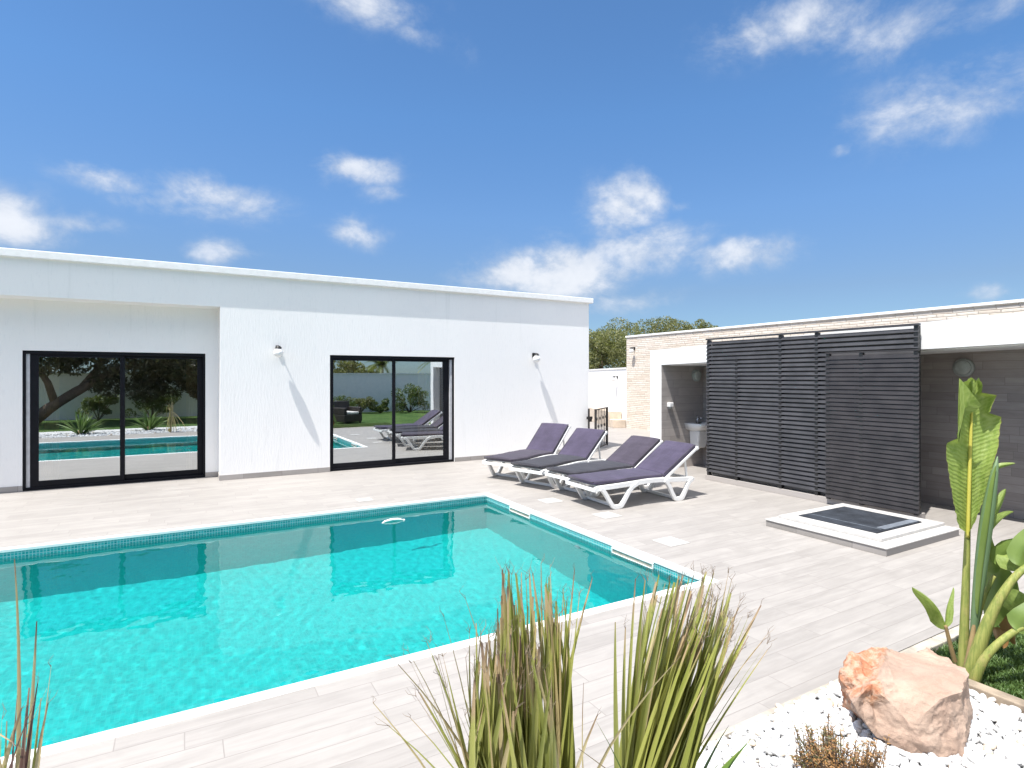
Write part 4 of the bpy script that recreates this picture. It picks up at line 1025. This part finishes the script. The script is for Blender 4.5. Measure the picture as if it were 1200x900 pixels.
# ------------------------------------------------------------------ boulder
def boulder():
    pts = {}
    def q(n, u, v, d): pts[n] = P(u, v, d)
    q('a', 983, 786, 2.93); q('b', 995, 761, 3.02); q('c', 1028, 758, 3.10); q('d', 1064, 765, 3.12); q('e', 1086, 758, 3.10); q('f', 1112, 771, 3.02); q('g', 1136, 789, 2.86)
    q('h', 1127, 812, 2.67); q('i', 1100, 818, 2.615); q('j', 1048, 797, 2.70); q('k', 1022, 801, 2.70); q('l', 999, 823, 2.66); q('n', 1016, 797, 2.80)
    q('m', 1130, 846, 2.66); q('o', 1128, 897, 2.555); q('p', 1098, 894, 2.555); q('r', 1060, 885, 2.58); q('s', 1027, 862, 2.66); q('t', 1003, 836, 2.74); q('w', 1067, 850, 2.575); q('x', 1105, 856, 2.585)
    q('z', 990, 808, 2.86)
    for n, (u, v, d) in {'A': (990, 820, 3.02), 'B': (1060, 800, 3.25), 'C': (1130, 812, 3.15), 'D': (1140, 840, 2.85)}.items():
        p = P(u, v, d); p.z = -.04; pts[n] = p
    pts['g'].z = max(pts['g'].z, .2)
    fc = ['ab cn', 'abcnza'.replace('a', '', 1)]
    faces = ['abcnkz', 'zkl', 'cdjkn', 'defgj', 'gihj'.replace('gihj', 'ghij'), 'jiwk'.replace('jiwk', 'kjiw'), 'klsw', 'lts', 'wrs', 'wixp'.replace('wixp', 'ixpw'), 'wpr', 'ihmx', 'mxpo', 'ghmD', 'moD',
             'ztl', 'azA', 'ztA', 'abA', 'bcBA', 'cdB', 'defB', 'fgCB', 'gDC', 'tsA', 'srBA', 'rpoB', 'oDCB']
    names = list(pts); bm = bmesh.new(); lay = bm.verts.layers.float.new('rust'); vv = {n: bm.verts.new(pts[n]) for n in names}
    rust_f = set()
    for f in faces:
        try:
            fa = bm.faces.new([vv[c] for c in f])
            if f in ('abcnkz', 'zkl', 'azA', 'abA', 'ztA'): rust_f.add(fa)
        except Exception as ex: print('rock', f, ex)
    for n in 'abzcnA': vv[n][lay] = 1.0
    for n in 'ckn': vv[n][lay] = .75
    for n in 'lt': vv[n][lay] = .35
    bmesh.ops.triangulate(bm, faces=bm.faces); 
    for _ in range(2): bmesh.ops.subdivide_edges(bm, edges=bm.edges, cuts=1, use_grid_fill=True)
    bmesh.ops.smooth_vert(bm, verts=bm.verts, factor=.06, use_axis_x=True, use_axis_y=True, use_axis_z=True)
    bmesh.ops.recalc_face_normals(bm, faces=bm.faces); bm.normal_update()
    for v in bm.verts:
        p = v.co; v.co = p + v.normal * (.016 * noise.fractal(p * 9, 1.0, 2.0, 3) + .010 * noise.noise(p * 22)) + Vector((noise.noise(p * 11), noise.noise(p * 11 + Vector((7, 3, 1))), noise.noise(p * 11 + Vector((1, 9, 4))))) * .010
    for _ in range(3): bmesh.ops.subdivide_edges(bm, edges=bm.edges, cuts=1, use_grid_fill=True)
    bmesh.ops.recalc_face_normals(bm, faces=bm.faces); bm.normal_update()
    for v in bm.verts:
        p = v.co; n1 = noise.fractal(p * 18, 1.0, 2.0, 4); n2 = noise.ridged_multi_fractal(p * 30, 1.0, 2.0, 3, 1.0, 1.5)
        amp = .005 + .008 * v[lay]
        v.co = p + v.normal * (n1 * amp + (n2 - 1.0) * .0028)
    base = P(1062, 860, 2.8); base.z = -.03
    for v in bm.verts: v.co -= base
    me = bpy.data.meshes.new('boulder'); bm.to_mesh(me); bm.free(); me.materials.append(MAT['sandstone'])
    me.polygons.foreach_set('use_smooth', [True] * len(me.polygons))
    try: me.set_sharp_from_angle(angle=R(32))
    except Exception: pass
    o = bpy.data.objects.new('boulder', me); COL.objects.link(o); o.location = base
    tag(o, 'large pale pink sandstone boulder with rusty orange corner on white gravel', 'boulder')
boulder()

# ------------------------------------------------------------------ plants of the bed
def blade(mb, base, tip, width, bend, seg=8, cut=True, fold=.35, side=None, rnd=random):
    """one long leaf with a shallow V section; UV along it"""
    base = Vector(base); tip = Vector(tip); ax = (tip - base); L = ax.length; ax.normalize()
    view = (base.lerp(tip, .5) - CAMP).normalized()
    if side is None:
        side = ax.cross(view).normalized(); th = rnd.uniform(-.75, .75); side = (Matrix.Rotation(th, 3, ax) @ side)
    nrm = side.cross(ax).normalized(); bend = Vector(bend)
    o = len(mb.v); vs = []; uvs = []
    for i in range(seg + 1):
        t = i / seg; c = base.lerp(tip, t) + bend * (4 * t * (1 - t))
        wv = width * (0.75 + .25 * min(1, t * 4)) * (1 if t < .55 else (1 - ((t - .55) / .45) ** (1.6 if cut else 1.0) * (.80 if cut else .97)))
        for k, s in enumerate((-1, 0, 1)):
            vs.append(c + side * (s * wv / 2) + nrm * (abs(s) * wv * fold * .5)); uvs.append(((s + 1) / 2, t))
    fs = [(i * 3 + k, i * 3 + k + 1, i * 3 + k + 4, i * 3 + k + 3) for i in range(seg) for k in range(2)]
    mb.add(vs, fs, True)
    for i, q in enumerate(uvs): mb.uv[o + i] = q
def fray(mb, tip, ax, n, L, rnd):
    for _ in range(n):
        d_ = (Vector(ax).normalized() + Vector((rnd.gauss(0, .35), rnd.gauss(0, .35), rnd.gauss(0, .2)))) * L * rnd.uniform(.4, 1)
        p = Vector(tip); mid = p + d_ * .5 + Vector((rnd.gauss(0, .006), rnd.gauss(0, .006), 0))
        mb.tube([p - d_ * .1, mid, p + d_], [.0008, .0006, .0003], 3, cap=False)
def yucca(name, label, base, groups, singles, rosette=(), seed=1, d0=1.6):
    rnd = random.Random(seed); root = empty(name, base, label=label, cat='plant')
    gm, dm, fm, fr, pm_ = MB(), MB(), MB(), MB(), MB(); B = Vector(base)
    for (n, u0, u1, v0, v1, dd0, dd1, ub0, ub1, wd, dryp) in groups:
        for i in range(n):
            t = rnd.random(); u = u0 + (u1 - u0) * t; dd = rnd.uniform(dd0, dd1); v = rnd.uniform(v0, v1)
            tip = P(u, v, dd); bu = ub0 + (ub1 - ub0) * min(1, max(0, t + rnd.uniform(-.2, .2)))
            bs = P(bu, 900, dd0 * .45 + dd * .55); k_ = (bs - tip).normalized()
            bs = bs + k_ * ((bs.z - .02) / max(.3, -k_.z)) if k_.z < -.3 else bs
            bs = Vector((B.x, B.y, 0)).lerp(Vector((bs.x, bs.y, 0)), .55) + UP * -.02
            bend = P(u, v, dd) - P(u + rnd.uniform(-4, 4), v, dd + rnd.uniform(-.02, .02))
            # keep the visible upper part straight: bend is chosen so the blade passes its photographed foot at the frame's lower edge
            tgt = P(bu, 900, dd0 * .45 + dd * .55); tt = (tgt.z - bs.z) / (tip.z - bs.z); tt = min(.9, max(.1, tt))
            bend = bend + (tgt - bs.lerp(tip, tt)) / (4 * tt * (1 - tt)) * .9
            dry = rnd.random() < dryp
            blade(dm if dry else gm, bs - B, tip - B, wd * rnd.uniform(.6, 1.15), bend, 10, rnd.random() < .7, rnd=rnd)
            if rnd.random() < .75: fray(fr, tip - B, tip - bs, rnd.randint(1, 4), .035, rnd)
    for (u, v, dd, ub, vb, wd, kind) in singles:
        tip = P(u, v, dd); tgt = P(ub, vb, dd * .95 + .05 * d0); bs = Vector((B.x, B.y, -.02)).lerp(Vector((tgt.x, tgt.y, -.02)), .5)
        tt = min(.9, max(.1, (tgt.z - bs.z) / max(.05, (tip.z - bs.z)))); bend = (tgt - bs.lerp(tip, tt)) / (4 * tt * (1 - tt)) * .9
        blade({'d': dm, 'g': gm, 'f': fm, 'p': pm_}[kind], bs - B, tip - B, wd, bend, 12, kind != 'f', rnd=rnd)
        if kind != 'f' and rnd.random() < .7: fray(fr, tip - B, tip - tgt, 2, .035, rnd)
    for (u, v, dd, wd) in rosette:
        tip = P(u, v, dd); bs = Vector((B.x, B.y, .06)); blade(fm, bs - B, tip - B, wd, (0, 0, .06), 12, False, .3, rnd=rnd)
    if gm.v: gm.build('leaves', 'yucca_blade', root, fix=False)
    if dm.v: dm.build('dry_leaves', 'dry_blade', root, fix=False)
    if pm_.v: pm_.build('withered_leaves', 'plum_blade', root, fix=False)
    if fm.v: fm.build('young_leaves', 'fresh_blade', root, fix=False)
    if fr.v: tag(fr.build('leaf_fibres', 'tip_fibres', root, fix=False), kind='stuff')
    MB().tube([(0, 0, -.05), (0, 0, .05), (0, 0, .12)], [.07, .06, .04], 10).build('stem', 'stalk_dry', root)
    return root
b1 = P(598, 1150, 1.62); b1.z = -.03
yucca('yucca_plant', 'tall clipped yucca clump with two stepped frayed tops in front of the pool', b1,
      [(80, 546, 632, 728, 800, 1.50, 1.66, 552, 634, .030, .08), (66, 582, 664, 664, 735, 1.62, 1.80, 590, 668, .029, .08), (26, 556, 655, 765, 850, 1.46, 1.54, 552, 660, .024, .12), (13, 478, 552, 735, 850, 1.48, 1.6, 535, 572, .018, .35), (6, 652, 690, 695, 760, 1.6, 1.72, 640, 662, .014, .3)],
      [(478, 762, 1.5, 540, 880, .016, 'd'), (437, 823, 1.45, 520, 925, .014, 'd'), (462, 773, 1.5, 545, 870, .016, 'd'), (520, 722, 1.58, 556, 860, .014, 'd'), (500, 752, 1.55, 548, 880, .014, 'g'), (455, 850, 1.45, 530, 915, .014, 'g'),
       (487, 815, 1.48, 545, 905, .013, 'g'), (480, 840, 1.45, 540, 905, .012, 'g'), (545, 700, 1.65, 590, 850, .012, 'd'), (673, 668, 1.68, 655, 850, .020, 'd'), (694, 678, 1.72, 652, 850, .014, 'g'), (660, 690, 1.7, 650, 860, .018, 'd'), (634, 660, 1.75, 634, 850, .010, 'd')], seed=2, d0=1.6)
b2 = P(752, 1090, 1.70); b2.z = -.03
yucca('yucca_plant', 'fan shaped yucca clump leaning right with brown clipped tips beside the white gravel', b2,
      [(74, 768, 860, 670, 735, 1.62, 1.82, 726, 806, .034, .06), (32, 790, 868, 705, 770, 1.58, 1.70, 738, 806, .030, .08), (16, 838, 900, 700, 785, 1.66, 1.82, 785, 808, .019, .25), (5, 742, 772, 676, 720, 1.62, 1.7, 728, 742, .016, .2)],
      [(721, 729, 1.60, 722, 890, .016, 'g'), (733, 735, 1.63, 730, 890, .015, 'g'), (756, 680, 1.66, 738, 885, .017, 'g'), (798, 768, 1.50, 690, 905, .011, 'd'), (900, 742, 1.72, 800, 890, .013, 'g'), (893, 752, 1.70, 802, 880, .014, 'd'), (887, 718, 1.74, 798, 880, .012, 'g'),
       (866, 712, 1.74, 795, 870, .014, 'g'), (870, 722, 1.72, 796, 880, .014, 'd'), (700, 838, 1.5, 672, 905, .016, 'd'), (684, 800, 1.6, 682, 900, .006, 'd'), (697, 842, 1.48, 728, 895, .016, 'f'), (678, 877, 1.45, 724, 908, .012, 'g')],
      [(854, 850, 1.72, .045), (880, 866, 1.70, .04), (866, 880, 1.6, .05), (846, 890, 1.52, .05)], seed=3, d0=1.68)
b3 = Vector((-.42, 1.42, -.03))
yucca('yucca_plant', 'sparse dry yucca with thin brown leaves standing at the pool edge, bottom left', b3,
      [(14, -40, 30, 810, 860, 1.35, 1.5, -20, 20, .014, .5)],
      [(17, 655, 1.42, 24, 850, .010, 'd'), (43, 728, 1.45, 34, 880, .012, 'd'), (60, 780, 1.42, 46, 890, .006, 'd'), (34, 806, 1.4, 26, 880, .020, 'p'), (25, 830, 1.4, 5, 890, .020, 'd'), (44, 800, 1.43, 30, 890, .012, 'p'), (38, 828, 1.38, 10, 895, .014, 'p'), (20, 815, 1.4, 14, 890, .010, 'p'), (30, 850, 1.38, 28, 895, .014, 'p'), (56, 824, 1.42, 42, 890, .018, 'd'), (55, 806, 1.44, 22, 880, .007, 'g'), (48, 818, 1.42, 40, 890, .010, 'g'),
       (8, 845, 1.4, 6, 890, .010, 'g'), (15, 870, 1.38, -10, 850, .012, 'g')], seed=4, d0=1.42)
def rosette(loc, n, L, label, seed):
    rnd = random.Random(seed); root = empty('agave_plant', loc, label=label, cat='plant', group='spiky plants mirrored in the recessed door'); mb = MB()
    for i in range(n):
        an = rnd.uniform(0, 6.28); el = rnd.uniform(.25, 1.4); d_ = Vector((math.cos(an) * math.cos(el), math.sin(an) * math.cos(el), math.sin(el)))
        blade(mb, d_ * .05, d_ * L * rnd.uniform(.8, 1.1), .045, (0, 0, .05), 6, False, rnd=rnd)
    mb.build('leaves', 'fresh_blade', root, fix=False); MB().tube([(0, 0, -.05), (0, 0, .15)], [.08, .06], 8).build('stem', 'stalk_dry', root)
rosette((-2.7, .9, -.03), 70, .75, 'spiky green agave on the gravel, left one mirrored in the recessed door', 1)
rosette((-1.0, .5, -.03), 60, .7, 'spiky green agave on the gravel, right one mirrored in the recessed door', 2)

def dry_bush():
    rnd = random.Random(8); base = G(985, 905, -.02); root = empty('dry_shrub', base, label='small withered heather shrub, brown and green, on the white gravel', cat='shrub')
    tw, lf, lg = MB(), MB(), MB()
    def twig(b_, t_, green, den=22):
        b_ = Vector(b_); t_ = Vector(t_); mid = b_.lerp(t_, .5) + Vector((rnd.gauss(0, .008), rnd.gauss(0, .008), .01)); tw.tube([b_, mid, t_], [.0025, .0018, .0008], 4, cap=False)
        for i in range(den):
            t = rnd.uniform(.25, 1.03); c = b_.lerp(t_, t) + (mid - b_.lerp(t_, .5)) * 4 * t * (1 - t) * .8
            d_ = Vector((rnd.gauss(0, 1), rnd.gauss(0, 1), rnd.gauss(.6, .8))).normalized() * rnd.uniform(.008, .018); s = d_.orthogonal().normalized() * .0022
            (lg if rnd.random() < green else lf).add([c - s, c + s, c + d_ + s * .4, c + d_ - s * .4], [(0, 1, 2, 3)])
    def fan(u0, u1, v0, v1, n, green, d0, d1):
        for i in range(n):
            u = rnd.uniform(u0, u1); d_ = rnd.uniform(d0, d1); tip = P(u, rnd.uniform(v0, v1), d_)
            b_ = Vector(base).lerp(Vector((tip.x, tip.y, base.z)), rnd.uniform(.45, .9)); b_.z = -.03
            twig(b_ - base, tip - base, green)
    fan(926, 988, 850, 892, 115, .45, 2.26, 2.5); fan(948, 1032, 866, 902, 125, .10, 2.18, 2.42); fan(966, 978, 832, 860, 7, .0, 2.42, 2.46); fan(1015, 1042, 862, 890, 10, .0, 2.2, 2.35)
    tw.build('twigs', 'bark', root, fix=False); lf.build('dry_foliage', 'dry_leaves', root, fix=False); lg.build('green_foliage', 'dry_green', root, fix=False)
dry_bush()

# ---- bird of paradise
def strelitzia():
    base = G(1140, 778, -.03); root = empty('bird_of_paradise', base, label='tall bird of paradise plant with one torn upright leaf behind the boulder', cat='plant')
    D = 3.40
    rows = [(627, 1133.5, 1131, 1136), (622, 1134, 1124.5, 1139), (612, 1134.2, 1121, 1144), (600, 1135, 1119, 1149), (580, 1135, 1115.5, 1155), (559, 1136, 1112, 1161), (540, 1136.3, 1109, 1166), (523, 1137, 1109.5, 1170.5),
            (517, 1137, 1122, 1170), (505, 1137.5, 1122.5, 1172.5), (492, 1138, 1123, 1173.5), (488, 1138.2, 1123.2, 1160), (478, 1139, 1124, 1163), (467, 1140, 1124, 1167.5), (463, 1140.3, 1124.2, 1150), (455, 1142, 1124.5, 1151), (446, 1144, 1138, 1147)]
    mb = MB(); vs = []; uvs = []; S = 9
    v_ = [r_[0] for r_ in rows]; dense = []
    for a, b_ in zip(rows, rows[1:]):
        n = max(1, int(abs(a[0] - b_[0]) / 3))
        for i in range(n): t = i / n; dense.append(tuple(x + (y - x) * t for x, y in zip(a, b_)))
    dense.append(rows[-1])
    rnd = random.Random(3)
    for i, (v, um, ul, ur) in enumerate(dense):
        t = (627 - v) / 180; lw = um - ul; rw = ur - um; jit = rnd.uniform(-.8, .8)
        for k in range(S):
            s = (k / (S - 1)) * 2 - 1
            if s < 0: u = um + s * (lw + jit * (lw > 6)); dd = D - .10 * (-s) ** 1.2 - .02 * math.sin(9 * t) * (-s)
            else: u = um + s * (rw + jit * (rw > 6)); dd = D + .03 * s - .10 * s * s + .02 * math.sin(11 * t) * s
            vv = v - 3.5 * abs(s) + .6 * math.sin(v * .9) * abs(s)
            vs.append(P(u, vv, dd) - base); uvs.append(((s + 1) / 2, t))
    fs = [(i * S + k, i * S + k + 1, (i + 1) * S + k + 1, (i + 1) * S + k) for i in range(len(dense) - 1) for k in range(S - 1)]
    mb.add(vs, fs, True)
    for i, q in enumerate(uvs): mb.uv[i] = q
    mb.build('torn_leaf', 'banana_leaf', root, fix=False)
    def leaf(name, pts, wid, mat='broad_leaf', fold=.3, roll=0.0):
        """pts: (u, v, d) along the rib; wid in metres"""
        c = [P(*p) - base for p in pts]; c2 = []
        for _ in range(2):
            q = [c[0]]
            for a, b_ in zip(c, c[1:]): q += [a.lerp(b_, .25), a.lerp(b_, .75)]
            c = q + [c[-1]]
        n = len(c); m_ = MB(); vs = []; uv = []
        for i, p in enumerate(c):
            t = i / (n - 1); ax = (c[min(i + 1, n - 1)] - c[max(i - 1, 0)]).normalized(); view = (p + base - CAMP).normalized()
            sd = Matrix.Rotation(roll, 3, ax) @ ax.cross(view).normalized(); nm = sd.cross(ax); w_ = wid * max(.015, min(1.0, (.10 + t / .30) ** .8) * min(1.0, ((1.0 - t) / .55) ** .85))
            for k in range(7):
                s = k / 3 - 1; vs.append(p + sd * s * w_ / 2 + nm * (abs(s) * fold * w_ * .5 + .06 * w_ * math.sin(8 * t + s))); uv.append(((s + 1) / 2, t))
        m_.add(vs, [(i * 7 + k, i * 7 + k + 1, (i + 1) * 7 + k + 1, (i + 1) * 7 + k) for i in range(n - 1) for k in range(6)], True)
        for i, q in enumerate(uv): m_.uv[i] = q
        return m_.build(name, mat, root, fix=False)
    def stalk(name, pts, rad, mat):
        c = [P(*p) - base for p in pts]; k = len(c)
        pth = [Vector(p) for p in c]; rr = list(rad)
        for _ in range(2):
            q = [pth[0]]; q2 = [rr[0]]
            for i in range(len(pth) - 1):
                q += [pth[i].lerp(pth[i + 1], .25), pth[i].lerp(pth[i + 1], .75)]; q2 += [rr[i] * .75 + rr[i + 1] * .25, rr[i] * .25 + rr[i + 1] * .75]
            pth = q + [pth[-1]]; rr = q2 + [rr[-1]]
        return MB().tube(pth, rr, 10).build(name, mat, root)
    stalk('leaf_stalk', [(1128, 800, 3.36), (1130, 740, 3.37), (1132, 680, 3.38), (1134, 620, 3.39), (1136, 560, 3.395), (1138, 495, 3.395), (1141, 465, 3.39)], [.030, .024, .020, .014, .010, .007, .003], 'rib_yellow' if False else 'stalk_green')
    stalk('leaf_rib', [(1134, 630, 3.378), (1136, 560, 3.383), (1138, 500, 3.385), (1140, 470, 3.388)], [.010, .010, .008, .003], 'rib_yellow')
    stalk('rolled_leaf', [(1138, 775, 3.33), (1143, 720, 3.32), (1150, 660, 3.31), (1156, 610, 3.30), (1162, 575, 3.30), (1166, 550, 3.31), (1169, 535, 3.32)], [.012, .022, .032, .034, .026, .018, .003], 'spear_leaf')
    stalk('dry_sheath', [(1132, 795, 3.31), (1137, 765, 3.31), (1142, 730, 3.315), (1144, 715, 3.32)], [.022, .018, .010, .003], 'stalk_dry')
    stalk('leaf_stalk', [(1137, 795, 3.26), (1146, 762, 3.24), (1160, 722, 3.22), (1178, 690, 3.2), (1196, 668, 3.2), (1225, 652, 3.22)], [.040, .036, .028, .022, .018, .015], 'stalk_green')
    stalk('leaf_stalk', [(1140, 805, 3.20), (1148, 780, 3.17), (1165, 757, 3.15), (1192, 737, 3.13), (1215, 728, 3.13)], [.028, .024, .020, .017, .014], 'stalk_green')
    stalk('leaf_stalk', [(1124, 795, 3.42), (1116, 765, 3.42), (1108, 733, 3.42)], [.016, .013, .009], 'stalk_dry')
    stalk('leaf_stalk', [(1142, 740, 3.36), (1152, 700, 3.37), (1165, 675, 3.38)], [.014, .013, .012], 'stalk_green')
    def flap(name, pts, mat='banana_leaf'):
        c = [P(*p) - base for p in pts]; m_ = MB(); ctr = sum(c, Vector()) / len(c) + (CAMP - base - c[0]).normalized() * .012; n = len(c); K = 4; vs = []; uv = []
        for k in range(K + 1):
            for i, p in enumerate(c):
                vs.append(ctr.lerp(p, k / K)); uv.append((.5 + .45 * (k / K) * math.cos(6.283 * i / n), .5 + .05 * (k / K) * math.sin(6.283 * i / n)))
        m_.add(vs, [(k * n + i, k * n + (i + 1) % n, (k + 1) * n + (i + 1) % n, (k + 1) * n + i) for k in range(K) for i in range(n)], True)
        for i, q in enumerate(uv): m_.uv[i] = q
        o = m_.build(name, mat, root, fix=False); return o
    flap('folded_tip', [(1124, 443, 3.28), (1130, 449, 3.27), (1140, 462, 3.26), (1150, 475, 3.27), (1143, 482, 3.28), (1132, 486, 3.29), (1124, 500, 3.30), (1123, 520, 3.31), (1122.5, 490, 3.30), (1123, 465, 3.29)])
    flap('folded_tip', [(1134, 444, 3.35), (1138, 443, 3.34), (1144, 449, 3.34), (1143, 462, 3.34), (1138, 460, 3.35)])
    leaf('leaf_edge', [(1146, 720, 3.29), (1153, 660, 3.27), (1159, 610, 3.265), (1164, 570, 3.27), (1168, 545, 3.28)], .05, 'broad_leaf', .8, .9)
    leaf('small_leaf', [(1110, 738, 3.42), (1103, 718, 3.41), (1089, 702, 3.39), (1069, 688, 3.36)], .105, 'banana_leaf', .9, .8)
    leaf('small_leaf', [(1107, 735, 3.43), (1110, 712, 3.44), (1117, 688, 3.45)], .05, 'banana_leaf', .8, -.8)
    leaf('side_leaf', [(1160, 622, 3.32), (1166, 600, 3.31), (1172, 588, 3.31), (1179, 573, 3.31)], .07, 'banana_leaf', .7, .6)
    leaf('side_leaf', [(1158, 635, 3.33), (1165, 618, 3.32), (1174, 607, 3.31), (1188, 600, 3.31)], .08, 'banana_leaf', .7, 1.0)
    leaf('side_leaf', [(1168, 548, 3.33), (1176, 545, 3.33), (1190, 543, 3.33)], .03, 'banana_leaf', .8, 0.3)
    leaf('broad_leaf', [(1166, 672, 3.38), (1160, 655, 3.39), (1157, 640, 3.4), (1158, 624, 3.42)], .10, 'broad_leaf', .3, .2)
    leaf('broad_leaf', [(1173, 665, 3.38), (1168, 690, 3.42), (1164, 715, 3.45), (1162, 735, 3.46)], .17, 'broad_leaf', .25, .3)
    leaf('broad_leaf', [(1168, 650, 3.35), (1182, 655, 3.30), (1200, 661, 3.28), (1240, 660, 3.3)], .11, 'banana_leaf', .5, -.6)
    leaf('broad_leaf', [(1172, 664, 3.34), (1178, 648, 3.34), (1190, 640, 3.36), (1215, 632, 3.4)], .12, 'broad_leaf', .5, .8)
    leaf('broad_leaf', [(1178, 690, 3.30), (1186, 706, 3.28), (1200, 716, 3.27), (1225, 722, 3.27)], .14, 'banana_leaf', .4, .4)
    leaf('broad_leaf', [(1176, 668, 3.40), (1180, 700, 3.45), (1182, 725, 3.5), (1186, 745, 3.52)], .16, 'broad_leaf', .3, -.5)
    leaf('broad_leaf', [(1190, 738, 3.12), (1200, 730, 3.11), (1212, 715, 3.12), (1235, 690, 3.15)], .14, 'broad_leaf', .3, .3)
    leaf('broad_leaf', [(1192, 662, 3.22), (1198, 645, 3.24), (1210, 625, 3.28), (1240, 610, 3.3)], .12, 'broad_leaf', .4, .5)
    leaf('withered_leaf', [(1166, 735, 3.5), (1170, 746, 3.48), (1176, 760, 3.46)], .10, 'dry_leaves', .7, .6)
    leaf('withered_leaf', [(1180, 722, 3.46), (1186, 740, 3.45), (1190, 756, 3.45)], .08, 'dry_leaves', .7, -.6)
strelitzia()
